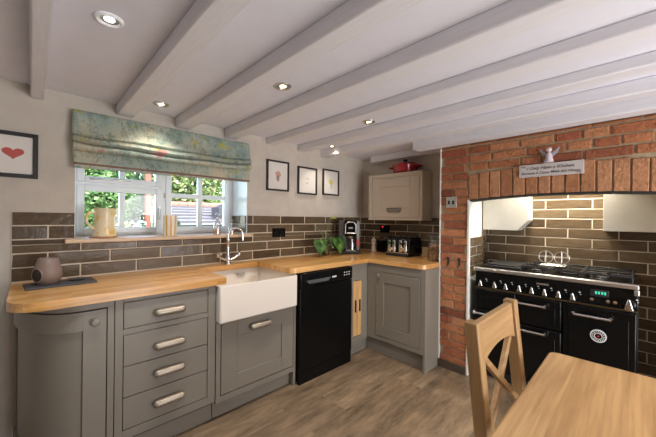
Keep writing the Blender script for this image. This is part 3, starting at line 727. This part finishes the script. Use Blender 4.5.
def bottle(x, y, h, r, label):
    t = thing('glass_bottle', label, 'bottle', (x, y, 1.1455), 'glass bottles on the window sill'); z = 1.1455
    fin('bottle_glass', MB().lathe([(0, z), (r, z), (r, z+h*.45), (r*.85, z+h*.55), (r*.35, z+h*.66), (r*.35, z+h*.76), (r*.5, z+h*.78)], (x, y, 0), 24), 'bottle', t)
    fin('contents', MB().lathe([(0, z+.004), (r*.88, z+.004), (r*.88, z+h*.2), (0, z+h*.2)], (x, y, 0), 20), 'orange', t, label='orange contents')
    fin('stopper', MB().lathe([(r*.3, z+h*.7), (r*.3, z+h*.8), (r*.5, z+h*.86), (r*.5, z+h*.93), (r*.25, z+h), (0, z+h)], (x, y, 0), 18), 'bottle', t)
bottle(1.50, .0, .185, .028, 'taller glass bottle with orange contents at right of sill')
bottle(1.612, -.028, .13, .026, 'shorter glass bottle nearer right end of window sill')

# ------------------------------------------------------------ worktop things, left
Z = .9052
sl = MB().box((.37, -.29, Z), (.665, -.115, Z+.010), Matrix.Rotation(R(4), 3, 'Z')); tag(fin('slate_tray', sl, 'slate', bevel=.002), 'dark slate tray holding oil burner at left worktop end', 'tray')
ob = thing('oil_burner', 'taupe round ceramic oil burner on slate tray', 'oil burner', (.462, -.2, Z+.0105))
zb = Z+.0108; bp_ = [(0, 0), (.040, 0), (.055, .018), (.063, .045), (.060, .075), (.050, .108), (.043, .136), (.040, .139), (.036, .134), (.034, .124), (0, .118)]
bd = fin('pot_body', MB().lathe([(r, zb+z) for r, z in bp_], (.462, -.2, 0), 40), mat('taupe_ceramic', rgb(128, 108, 98), .45), ob)
def bur(z):
    for (r0, z0), (r1, z1) in zip(bp_, bp_[1:]):
        if z0 <= z <= z1 and z1 > z0: return r0+(r1-r0)*(z-z0)/(z1-z0)
    return .05
def op(a, q, d=.0012):
    f = R(218)+a*.52; z = .052+q*.036; r = bur(z)+d; return (.462+r*cos(f), -.2+r*sin(f), zb+z)
o_ = MB(); g = [[o_.bm.verts.new(op(k_*cos(t), k_*sin(t))) for t in [2*pi*i/28 for i in range(28)]] for k_ in (.05, .4, .75, 1)]
for A_, B_ in zip(g, g[1:]):
    for i_ in range(28): o_.bm.faces.new((A_[i_], A_[(i_+1) % 28], B_[(i_+1) % 28], B_[i_]))
o_.bm.faces.new(g[0][::-1]); fin('opening', o_, mat('burner_dark', rgb(40, 33, 31), .9), bd, label='dark oval opening')
fin('opening_lip', MB().tube([op(cos(t), sin(t), .001) for t in [2*pi*i/28 for i in range(28)]], .0028, 8, closed=True), bd.data.materials[0], bd)
tag(fin('slate_dish', MB().lathe([(0, zb), (.036, zb), (.044, zb+.006), (.040, zb+.006), (.034, zb+.003), (0, zb+.003)], (.588, -.165, 0), 28), 'slate'), 'small flat dark dish beside oil burner on slate tray', 'dish')

# socket on the back wall
def socket(T, u0, u1, z0, z1, label, led=False):
    t = thing('wall_socket', label, 'socket', T((u0+u1)/2, 0, z0)); 
    f = fin('face_plate', MB(T).box((u0, .0095, z0), (u1, .017, z1)), 'black', t, bevel=.002)
    for i in (0, 1):
        c_ = u0+(u1-u0)*(.28+.44*i); zc = z0+(z1-z0)*.42
        fin('outlet', MB(T).box((c_-.018, .0172, zc-.02), (c_-.012, .018, zc-.008)).box((c_+.012, .0172, zc-.02), (c_+.018, .018, zc-.008)).box((c_-.003, .0172, zc+.006), (c_+.003, .018, zc+.020)), 'black_matte', f)
        fin('rocker', MB(T).box((c_-.009, .0172, z1-.026), (c_+.009, .020, z1-.010)), 'red_led' if led and i == 1 else 'black', f)
socket(face_y(0), 2.035, 2.185, 1.103, 1.189, 'black double socket on brown tiles between pictures and worktop')
socket(face_x(XR), -.41, -.28, 1.128, 1.214, 'black socket with red neon on tiles behind black toaster', True)

# plant in a bottle
pt = thing('leafy_cutting', 'green cutting with drooping leaves in brown bottle near coffee machine', 'plant', (2.60, -.16, Z))
v = MB(); v.lathe([(0, Z), (.034, Z), (.037, Z+.01), (.036, Z+.075), (.022, Z+.10), (.014, Z+.115), (.014, Z+.14), (.016, Z+.142)], (2.60, -.16, 0), 24)
fin('bottle', v, mat('brown_glass', rgb(84, 60, 46), .1, coat=.4), pt)
M['ivy'] = mat('plant_leaf', rgb(74, 118, 44), .5); n = N(M['ivy']); n.base(n.ramp(n.noise(n.coords(), 14, 3), [(.38, rgb(34, 66, 26)), (.55, rgb(60, 100, 36)), (.72, rgb(128, 150, 54))]))
M['ivy_y'] = mat('young_leaf', rgb(178, 190, 60), .5)
def leaf(base, dirv, nrm, L, Wd, m_, droop=.5):
    d = Vector(dirv).normalized(); n_ = Vector(nrm); n_ = (n_-d*n_.dot(d)).normalized(); s_ = d.cross(n_); b = Vector(base)
    sh_ = [(0, .08), (.06, .75), (.2, 1.0), (.4, .95), (.6, .72), (.8, .42), (.93, .16), (1, .01)]
    f = MB(); rows = []
    for t_, w_ in sh_:
        c_ = b+d*L*t_-Vector((0, 0, 1))*droop*L*t_*t_*.4
        rows.append([f.bm.verts.new(c_+s_*Wd*.5*w_*k_+n_*(.16*Wd*abs(k_)*w_+.03*Wd*sin(t_*9+k_*3))) for k_ in (-1, -.5, 0, .5, 1)])
    for A_, B_ in zip(rows, rows[1:]):
        for i in range(4): f.bm.faces.new((A_[i], A_[i+1], B_[i+1], B_[i]))
    fin('leaf', f, m_, pt, solid=.0015, angle=80)
s = MB(); top_ = (2.60, -.16, Z+.14)
tips = [((2.47, -.20, 1.06), .005), ((2.71, -.22, 1.065), .005), ((2.70, -.12, 1.29), .0035), ((2.50, -.10, 1.20), .003), ((2.62, -.12, 1.16), .003)]
for (x, y, z), r in tips: s.tube([(2.60, -.16, Z+.03), (2.60, -.16, Z+.14), ((2.6+x)/2, (y-.16)/2, (z+1.06)/2+.03), (x, y, z)], [r, r, r*.9, r*.7], 8)
fin('stem', s, 'leaf_c', pt)
leaf((2.47, -.20, 1.07), (-.25, -.35, -1), (-.2, -1, .3), .155, .15, 'ivy', .1)
leaf((2.50, -.19, 1.075), (.35, -.3, -1), (.3, -1, .2), .15, .12, 'ivy', .1)
leaf((2.70, -.22, 1.08), (.05, -.35, -1), (0, -1, .3), .165, .17, 'ivy', .1)
leaf((2.73, -.21, 1.085), (.7, -.3, -.75), (.4, -1, .4), .14, .12, 'ivy', .2)
leaf((2.66, -.20, 1.09), (-.3, -.35, -1), (-.2, -1, .3), .12, .09, 'ivy', .1)
leaf((2.70, -.12, 1.285), (.2, -.6, .1), (0, -.6, .9), .075, .07, 'ivy_y', .3); leaf((2.70, -.12, 1.285), (-.6, -.5, .25), (0, -.8, .6), .07, .06, 'ivy_y', .3)
leaf((2.50, -.10, 1.20), (-.7, -.5, .1), (0, -.7, .8), .06, .045, 'ivy', .3)

# coffee machine
cm = thing('coffee_machine', 'dark grey and chrome coffee machine in the corner', 'coffee machine', (2.93, -.19, Z))
dg_ = mat('graphite_plastic', rgb(92, 88, 86), .35, .4)
TC = lambda u, d, z: (2.925+u*.716-d*.698, -.195-u*.698-d*.716, Z+z)
fin('base', MB(TC).box((-.122, -.10, 0), (.122, .105, .03)), 'black_matte', cm, bevel=.008, seg=3)
fin('body', MB(TC).prism([(-.118, -.098), (.118, -.098), (.118, .045), (.072, .05), (.072, -.02), (-.052, -.02), (-.052, .05), (-.118, .045)], .0305, .362), dg_, cm, bevel=.010, seg=3)
head = fin('brew_head', MB(TC).box((-.0505, -.018, .19), (.0705, .085, .366)), 'black', cm, bevel=.012, seg=3)
lv = MB(TC); lv.tube([(-.046, .086, .22), (-.046, .098, .32), (-.02, .103, .345), (.04, .103, .345), (.066, .098, .32), (.066, .086, .22)], .006, 10); lv.tube([(-.035, .088, .225), (.055, .088, .225)], .006, 8); fin('lever', lv, 'steel', head)
fin('spout', MB(TC).lathe([(.016, .165), (.026, .175), (.028, .189), (0, .1895)], (.012, .045, 0), 20), 'steel', head)
fin('badge', MB(TC).box((-.012, .0855, .275), (.034, .0875, .290)), 'steel', head)
fin('drip_tray', MB(TC).box((-.045, -.01, .0305), (.065, .095, .042)), 'steel', cm, bevel=.003)
fin('red_button', MB(TC).box((.078, .051, .085), (.112, .056, .155)), mat('dull_red', rgb(170, 60, 56), .4), cm, bevel=.006, label='dull red panel')
tag(fin('steel_flask', MB(TC).lathe([(0, .0425), (.019, .0425), (.020, .15), (.016, .160), (0, .160)], (.03, .045, 0), 20), 'chrome'), 'slim shiny metal flask standing on coffee machine tray', 'flask')

# mill, canister, toaster, boxes
pm = thing('pepper_mill', 'cream turned pepper mill beside black toaster', 'pepper mill', (3.285, -.262, Z))
cr = mat('cream_lacquer', rgb(240, 228, 206), .3)
fin('body', MB().lathe([(0, Z), (.028, Z), (.029, Z+.012), (.022, Z+.03), (.026, Z+.05), (.018, Z+.075), (.024, Z+.105), (.022, Z+.11), (0, Z+.11)], (3.285, -.262, 0), 24), cr, pm)
fin('mill_head', MB().lathe([(.018, Z+.111), (.026, Z+.12), (.027, Z+.138), (.016, Z+.15), (.007, Z+.153), (.010, Z+.162), (0, Z+.168)], (3.285, -.262, 0), 24), cr, pm)
kb = thing('dark_canister', 'dark ridged canister with brown lid between mill and toaster', 'canister', (3.31, -.36, Z))
cn = MB()
for i in range(5): cn.box((3.285, -.415+i*.022, Z), (3.375, -.398+i*.022, Z+.135))
cn.box((3.29, -.411, Z), (3.37, -.315, Z+.13)); fin('body', cn, 'black', kb, bevel=.003)
fin('lid', MB().box((3.283, -.417, Z+.1355), (3.377, -.307, Z+.150)).sphere((3.33, -.34, Z+.163), .018, (1.2, 1.6, .8)), mat('brown_wood', rgb(92, 62, 46), .5), kb, bevel=.003)
to = thing('toaster', 'black and chrome four slice toaster under cream wall cabinet', 'toaster', (3.21, -.70, Z))
pr = [(3.10, Z+.022), (3.345, Z+.022), (3.345, Z+.165), (3.325, Z+.195), (3.16, Z+.20), (3.125, Z+.185), (3.105, Z+.14)]
t = MB(); A = [(a, b) for a, b in pr]; t.prism(A, -.842, -.562, 'xz'); tb_ = fin('body', t, 'black', to, bevel=.012, seg=3)
fin('base', MB().box((3.088, -.838, Z), (3.345, -.566, Z+.0215)), 'black_matte', to, bevel=.006)
TT = face_x(3.100)
fin('front_plate', MB(TT).box((-.828, .0005, Z+.03), (-.576, .004, Z+.04)), 'chrome', to, bevel=.002)
for yc in (-.635, -.77):
    f_ = fin('lever_panel', MB(TT).box((yc-.046, -.004, Z+.045), (yc-.012, .006, Z+.165)).box((yc+.012, -.004, Z+.045), (yc+.046, .006, Z+.165)), 'chrome', to, bevel=.006)
    fin('lever', MB(TT).box((yc-.026, .007, Z+.125), (yc+.026, .022, Z+.142)), 'black', f_, bevel=.004)
    fin('dial', MB(TT).lathe([(0, 0), (.001, 0)], (0, 0, 0), 3) if False else MB().lathe([(.020, 0), (.020, .012), (.016, .018), (0, .018)], (3.094, yc, Z+.075), 20, '-x'), 'chrome', f_)
sl_ = MB()
for k_ in range(4): sl_.box((3.17, -.60-k_*.065, Z+.192), (3.315, -.585-k_*.065, Z+.2005))
fin('slot', sl_, 'steel', to)
tag(fin('pale_box', B((3.28, -.955, Z), (3.345, -.885, Z+.088)), mat('kraft_card', rgb(178, 148, 112), .8), bevel=.002), 'small pale upright box between toaster and glass jar', 'box')
ja = thing('storage_jar', 'tall glass jar of brown contents beside brick pier', 'jar', (3.10, -1.115, Z))
jc = (3.075, -1.128, 0)
fin('jar_glass', MB().lathe([(0, Z), (.064, Z), (.066, Z+.01), (.066, Z+.165), (.058, Z+.185), (.058, Z+.205), (.060, Z+.207)], jc, 28), 'clear', ja)
cf = MB(); rng = random.Random(4)
for i in range(240):
    a, q, z_ = rng.uniform(0, 6.28), .052*math.sqrt(rng.random()), Z+.016+.13*rng.random(); cf.sphere((jc[0]+q*cos(a), jc[1]+q*sin(a), z_), .0105, (1.2, .9, .8), 8)
cfo = fin('contents', cf, island('nut_brown', [(0, rgb(150, 100, 62)), (.5, rgb(196, 148, 100)), (1, rgb(214, 176, 130))], .6), ja, label='brown pieces'); cfo['kind'] = 'stuff'
fin('lid', MB().lathe([(.061, Z+.2075), (.063, Z+.212), (.063, Z+.232), (.058, Z+.237), (0, Z+.237)], jc, 28), 'clear', ja)

# ------------------------------------------------------------ brick pier fittings
TBk = face_x(XB-.004)
sw = thing('light_switch', 'steel double light switch on brick pier', 'switch', (XB, -1.315, 1.385)); p_ = fin('switch_plate', MB(TBk).box((-1.362, 0, 1.39), (-1.272, .008, 1.485)), 'steel', sw, bevel=.002)
for u in (-1.34, -1.304): fin('rocker', MB(TBk).box((u, .0082, 1.42), (u+.014, .012, 1.45)), 'black', p_, bevel=.001)
for u, lb in ((-1.292, 'left black hook on brick pier'), (-1.388, 'right black hook on brick pier beside range')):
    h = MB(TBk); h.box((u-.008, 0, .90), (u+.008, .004, .965)); h.tube([(u, .004, .952), (u, .03, .955), (u, .036, .965)], .004, 8); h.tube([(u, .004, .905), (u, .022, .885), (u, .036, .89), (u, .04, .905)], .004, 8)
    tag(fin('coat_hook', h, 'iron'), lb, 'hook', 'hooks on the brick pier')
# plaque and angel
pq = thing('wall_plaque', 'pale grey worded plaque hung on brick arch', 'sign', (XB, -2.01, 1.60)); TP = face_x(XB-.006)
slope = Matrix.Rotation(R(0), 3, 'X')
bd = fin('board', MB(TP).box((-2.194, 0, 1.600), (-1.825, .012, 1.690)), mat('distressed_white', rgb(190, 182, 178), .8), pq, bevel=.002)
def text(s_, size, T, m_, parent, name, shear=.3):
    cu_ = bpy.data.curves.new('t', 'FONT'); cu_.body = s_; cu_.size = size; cu_.align_x = 'CENTER'; cu_.align_y = 'CENTER'; cu_.extrude = .0006; cu_.shear = shear; cu_.resolution_u = 2
    o = bpy.data.objects.new('t', cu_); COL.objects.link(o); dg = bpy.context.evaluated_depsgraph_get(); dg.update()
    me = bpy.data.meshes.new_from_object(o.evaluated_get(dg)); bpy.data.objects.remove(o)
    mb = MB(); mb.bm.from_mesh(me)
    for v in mb.bm.verts: v.co = Vector(T(v.co.x, v.co.z, v.co.y))
    return fin(name, mb, m_, parent, smooth=False)
ink = mat('dark_ink', rgb(66, 56, 54), .8)
for s_, zc in (('I Only Have a Kitchen', 1.660), ('Because it Came With the House', 1.626)):
    text(s_, .030 if zc > 1.65 else .0245, lambda x, d, y, zc=zc: (XB-.0188-d, -2.008-x, zc+y), ink, bd, 'lettering')
fl_ = MB(TP)
for u, z in ((-1.85, 1.675), (-2.165, 1.612)): fl_.tube([(u+.014*cos(a), .0125, z+.006*sin(2*a)) for a in [i*.55 for i in range(11)]], .0012, 5)
fin('flourish', fl_, ink, bd)
an = thing('angel_ornament', 'small white winged angel figure above grey plaque', 'ornament', (XB, -2.01, 1.692)); TA = face_x(XB-.008)
fin('body', MB().lathe([(0, 1.6925), (.028, 1.6925), (.024, 1.71), (.016, 1.745), (.012, 1.757), (.006, 1.762), (.015, 1.768), (.018, 1.78), (.012, 1.792), (0, 1.796)], (XB-.032, -2.008, 0), 20), mat('pale_pink_white', rgb(206, 192, 196), .7), an)
for sg in (-1, 1):
    fin('wing', MB(TA).prism([(-2.008+sg*a, b) for a, b in ((.008, 1.728), (.022, 1.735), (.040, 1.750), (.052, 1.772), (.056, 1.795), (.046, 1.786), (.036, 1.772), (.028, 1.768), (.012, 1.756))], .004, .012, 'xz'), mat('wing_grey', rgb(160, 160, 170), .6), an)

# ------------------------------------------------------------ fireplace recess boxes
def hood(poly, label):
    t = MB(); t.prism(poly, 3.40, 3.551, 'yz'); tag(fin('boxed_cupboard', t, 'white_wall', bevel=.002), label, 'cupboard')
hood([(-1.430, 1.20), (-1.71, 1.20), (-1.793, 1.29), (-1.793, 1.71), (-1.430, 1.71)], 'white boxed cupboard with cut corner in left of fireplace recess')
hood([(-2.262, 1.215), (-2.655, 1.215), (-2.655, 1.71), (-2.262, 1.71)], 'white boxed cupboard in right of fireplace recess')
for y in (-1.84, -2.13):
    lamp('recess_lamp', 'SPOT', (3.36, y, 1.715), (0, R(8), 0), 28, (1, .91, .76), spot_size=R(130), spot_blend=.6, shadow_soft_size=.03)

# ------------------------------------------------------------ range cooker
RX = 3.06; TR = face_x(RX); RY0, RY1 = -1.497, -2.448
rg = thing('range_cooker', 'wide black range cooker in brick fireplace', 'range cooker', (3.3, -1.97, 0))
fin('body', B((RX+.012, RY1, .09), (3.545, RY0, .872)), 'black', rg, bevel=.003)
fin('plinth', B((RX+.05, RY1+.01, .0), (3.50, RY0-.01, .09)), 'black_matte', rg)
hob = fin('hob', B((RX-.004, RY1, .873), (3.545, RY0, .893)), 'black', rg, bevel=.004)
rl = MB(); rl.box((RX-.045, RY1-.004, .872), (RX-.006, RY0+.004, .902)); fin('front_rail', rl, 'steel', rg, bevel=.008, seg=3, label='brushed steel front rail')
fin('rail_end', MB().box((RX-.047, RY1-.006, .835), (RX-.02, RY1+.020, .871)), 'steel', rg, bevel=.006)
fs = fin('control_panel', MB().prism([(RX+.010, .725), (RX-.022, .730), (RX-.012, .870), (RX+.010, .870)], RY1+.002, RY0-.002, 'xz') if False else MB(lambda a, b, c: (a, b, c)).prism([(RX+.010, .738), (RX-.020, .742), (RX-.012, .871), (RX+.010, .871)], RY1+.002, RY0-.002, 'xz'), 'black', rg, bevel=.004)
fin('trim_strip', B((RX-.021, RY1+.002, .730), (RX+.01, RY0-.002, .737)), mat('dull_brass', rgb(130, 112, 84), .35, .9), rg)
KX = RX-.017
for i, y in enumerate((-1.548, -1.653, -1.731, -1.822, -1.902, -1.979, -2.06, -2.136, -2.407)):
    s_ = 1.35 if i == 8 else 1.0; zc = .772
    kb_ = MB(); kb_.lathe([(.024*s_, -.004), (.024*s_, .006), (.019*s_, .012), (0, .013)], (KX, y, zc), 20, '-x')
    k_ = fin('knob', kb_, 'black', fs)
    w_ = MB(); w_.prism([(y-.016*s_, zc-.020*s_), (y+.016*s_, zc-.020*s_), (y+.004*s_, zc+.030*s_), (y-.004*s_, zc+.030*s_)], KX-.036*s_, KX-.010, 'yz'); fin('knob_grip', w_, 'chrome', k_, bevel=.004)
    pr_ = MB(); pr_.box((KX-.001, y-.040, .805), (KX+.004, y-.030, .811)); pr_.box((KX-.001, y-.043, .792), (KX+.004, y-.036, .796)); fin('dial_mark', pr_, 'white_text', fs)
ck = fin('clock', B((KX-.003, -2.315, .795), (KX+.006, -2.225, .842)), 'black_matte', fs, bevel=.003)
dgt = MB()
for i, y in enumerate((-2.254, -2.268, -2.284, -2.298)): dgt.box((KX-.0042, y-.0045, .812), (KX-.003, y+.0045, .830))
fin('clock_digits', dgt, 'led', ck, label='green lit digits')
for y in (-2.234, -2.312, -2.345):
    fin('push_button', MB().lathe([(.010, 0), (.010, .012), (0, .014)], (KX, y, .775), 16, '-x'), 'chrome', fs)
fin('badge_plate', B((KX-.001, -1.999, .822), (KX+.006, -1.925, .834)), 'steel', fs)
def odoor(u0, u1, z0, z1, name='oven_door', hy=None, hz=None, hw=.17, bar=True):
    d = fin(name, MB(TR).box((u1, -.01, z0), (u0, .030, z1)), 'black', rg, bevel=.010, seg=3)
    fin('door_panel', MB(TR).box((u1+.035, .0305, z0+.035), (u0-.035, .034, z1-.055)), 'black', d, bevel=.003)
    if hy:
        h = MB(TR); n_ = 22
        h.tube([(hy-hw/2+hw*i/n_, .070, hz) for i in range(n_+1)], [.0095 if i % 2 else .0075 for i in range(n_+1)], 12)
        for sg in (-1, 1): h.tube([(hy+sg*hw/2, .030, hz-.016), (hy+sg*hw/2, .060, hz-.008), (hy+sg*hw/2, .072, hz+.010)], [.011, .010, .009], 10)
        fin('handle', h, 'chrome', d, label='ridged chrome handle')
    return d
odoor(-1.503, -1.795, .565, .726, 'grill_door')
odoor(-1.503, -1.795, .10, .560, 'oven_door', -1.56, .535, .10)
odoor(-1.800, -2.075, .515, .726, 'oven_door', -1.903, .675, .17)
odoor(-1.800, -2.075, .10, .510, 'oven_door', -1.903, .480, .17)
dR = odoor(-2.080, -2.443, .10, .726, 'oven_door', -2.235, .668, .185)
by, bz, bx = -2.268, .545, RX-.034
bdg = fin('round_badge', MB().lathe([(.041, 0), (.041, .003), (0, .004)], (bx, by, bz), 32, '-x'), 'white_text', dR, label='silver round badge')
fin('badge_ring', MB().lathe([(.034, .0035), (.034, .0048), (0, .0049)], (bx, by, bz), 32, '-x'), 'black', bdg)
bt = MB()
for i in range(16): a = i*pi/8; bt.lathe([(.0035, .0045), (.0035, .006), (0, .006)], (bx, by+.028*cos(a), bz+.028*sin(a)), 8, '-x')
bt.tube([(bx-.0055, by+.019*cos(a), bz+.019*sin(a)) for a in [2*pi*i/24 for i in range(24)]], .002, 6, closed=True); fin('badge_lettering', bt, 'white_text', bdg)
fin('badge_centre', MB().lathe([(.006, .0045), (.006, .0062), (0, .0064)], (bx, by, bz), 16, '-x'), mat('badge_red', rgb(170, 40, 40), .3), bdg, label='red centre')
# griddle, burners, grates
fin('griddle', MB().box((3.12, -1.80, .8935), (3.50, -1.53, .915)).box((3.14, -1.78, .9155), (3.48, -1.55, .926)).box((3.105, -1.70, .905), (3.14, -1.63, .915)), 'iron', hob, bevel=.006)
def burner(x, y, r):
    b = MB(); b.lathe([(r*1.15, .8935), (r*1.15, .899), (r, .903), (r, .911), (r*.85, .915), (0, .916)], (x, y, 0), 28); fin('burner', b, 'black_matte', hob)
for x, y, r in ((3.17, -1.90, .030), (3.42, -1.90, .036), (3.30, -2.08, .048), (3.17, -2.28, .036), (3.42, -2.28, .030)): burner(x, y, r)
for y0, y1 in ((-1.82, -1.985), (-1.995, -2.165), (-2.175, -2.42)):
    g_ = MB(); z_ = .934; yc = (y0+y1)/2
    g_.tube([(3.09, y0, z_), (3.09, y1, z_), (3.51, y1, z_), (3.51, y0, z_)], .006, 8, closed=True)
    for x in (3.09, 3.51):
        for y in (y0, y1): g_.tube([(x, y, .8935), (x, y, z_)], .006, 8)
    for xc in ((3.17, 3.42) if abs(yc+2.08) > .05 else (3.30,)):
        for dx, dy in ((1, 0), (-1, 0), (0, 1), (0, -1)):
            e_ = (3.09 if dx < 0 else 3.51) if dx else xc; e2 = (y0 if dy > 0 else y1) if dy else yc
            if dx and len((3.17, 3.42)) and abs(e_-xc) > .2 and abs(yc+2.08) > .05: e_ = 3.295
            g_.tube([(xc+dx*.022, yc+dy*.022, z_), (e_, e2, z_)], .005, 8)
    g_.tube([(3.295, y0, z_), (3.295, y1, z_)], .005, 8)
    fin('pan_support', g_, 'iron', hob)
eg = MB()
for y in (-1.935, -2.035):
    eg.tube([(3.30, y+.046*cos(a), 1.003+.046*sin(a)) for a in [2*pi*i/28 for i in range(28)]], .0028, 6, closed=True)
    eg.tube([(3.30, y, .957), (3.30, y, 1.048)], .0022, 6); eg.tube([(3.30, y-.046, 1.003), (3.30, y+.046, 1.003)], .0022, 6)
    eg.tube([(3.25, y, .945), (3.30, y, .958), (3.35, y, .945)], .0028, 6)
eg.tube([(3.25, -1.91, .944), (3.25, -2.06, .944), (3.35, -2.06, .944), (3.35, -1.91, .944)], .0028, 6, closed=True)
tag(fin('wire_stand', eg, 'steel'), 'thin wire stand with round loops standing on hob', 'stand')

# ------------------------------------------------------------ dining table and chair
tb = thing('dining_table', 'pale oak dining table with broad top planks', 'table', (1.35, -2.6, 0))
TX0, TX1, TYa, TYb = .78, 1.935, -2.195, -3.05
fin('tabletop', MB().prism(arc(TX1-.03, TYa-.03, .03, 0, 90, 5)+arc(TX0+.03, TYa-.03, .03, 90, 180, 5)+arc(TX0+.03, TYb+.03, .03, 180, 270, 5)+arc(TX1-.03, TYb+.03, .03, 270, 360, 5), .716, .75), 'table_x', tb, bevel=.006, seg=3)
ap = MB(); ap.box((TX0+.09, TYa-.075, .62), (TX1-.09, TYa-.055, .715)); ap.box((TX0+.09, TYb+.055, .62), (TX1-.09, TYb+.075, .715)); ap.box((TX0+.055, TYb+.09, .62), (TX0+.075, TYa-.09, .715)); ap.box((TX1-.075, TYb+.09, .62), (TX1-.055, TYa-.09, .715)); fin('apron', ap, 'chair_x', tb, bevel=.002)
for x in (TX0+.045, TX1-.105):
    for y in (TYa-.105, TYb+.045): fin('leg', B((x, y, 0), (x+.06, y+.06, .715)), 'chair_z', tb, bevel=.005)
ch = thing('dining_chair', 'oak cross back dining chair pushed up to table', 'chair', (1.62, -2.3, 0))
def yb(z): return -2.128+.052*max(0, (z-.45)/.51)+(.03*max(0, (.45-z)/.45))      # back rakes away from the seat
for x in (1.398, 1.803):
    p = MB(); zs = [0, .25, .45, .62, .80, .958]
    p.prism([(yb(z)-.021, z) for z in zs]+[(yb(z)+.021, z) for z in zs[::-1]], x, x+.045, 'yz'); fin('back_leg', p, 'chair_z', ch, bevel=.004)
def rail(zlo, zhi, bow=0, n_=12, th=.011):
    m_ = MB(); lo = []; hi = []
    for i in range(n_+1):
        u = i/n_; x = 1.4432+(1.8028-1.4432)*u; lo.append((x, zlo+bow*4*u*(1-u))); hi.append((x, zhi))
    bm = m_.bm; g = []
    for (x, a), (_, b) in zip(lo, hi): g.append([bm.verts.new((x, yb(z)+s, z)) for z, s in ((a, -th), (b, -th), (b, th), (a, th))])
    for A_, B_ in zip(g, g[1:]):
        for i in range(4): bm.faces.new((A_[i], A_[(i+1) % 4], B_[(i+1) % 4], B_[i]))
    bm.faces.new(g[0]); bm.faces.new(g[-1][::-1]); return m_
fin('top_rail', rail(.815, .95, .03), 'chair_x', ch, bevel=.003)
fin('lower_rail', rail(.52, .565), 'chair_x', ch, bevel=.003)
for sg, o_ in ((1, .0), (-1, .001)):
    m_ = MB(); bm = m_.bm; g = []
    for i in range(9):
        u = i/8; x = 1.623+sg*(-.175+.35*u); z = .562+(.845-.562)*u; k_ = .019
        g.append([bm.verts.new((x+dx, yb(z)+s+(.004 if sg > 0 else -.004), z)) for dx, s in ((-k_, -.009), (k_, -.009), (k_, .009), (-k_, .009))])
    for A_, B_ in zip(g, g[1:]):
        for i in range(4): bm.faces.new((A_[i], A_[(i+1) % 4], B_[(i+1) % 4], B_[i]))
    bm.faces.new(g[0]); bm.faces.new(g[-1][::-1]); fin('cross_slat', m_, 'chair_x', ch, bevel=.003)
fin('seat', MB().prism([(1.405, -2.152), (1.841, -2.152), (1.853, -2.53), (1.393, -2.53)], .435, .462), 'chair_x', ch, bevel=.006)
sr = MB(); sr.box((1.42, -2.17, .375), (1.826, -2.152, .434)); sr.box((1.42, -2.51, .375), (1.826, -2.492, .434)); sr.box((1.412, -2.49, .375), (1.43, -2.172, .434)); sr.box((1.816, -2.49, .375), (1.834, -2.172, .434)); fin('seat_rail', sr, 'chair_x', ch)
for x in (1.40, 1.801): fin('front_leg', B((x, -2.528, 0), (x+.045, -2.483, .374)), 'chair_z', ch, bevel=.004)
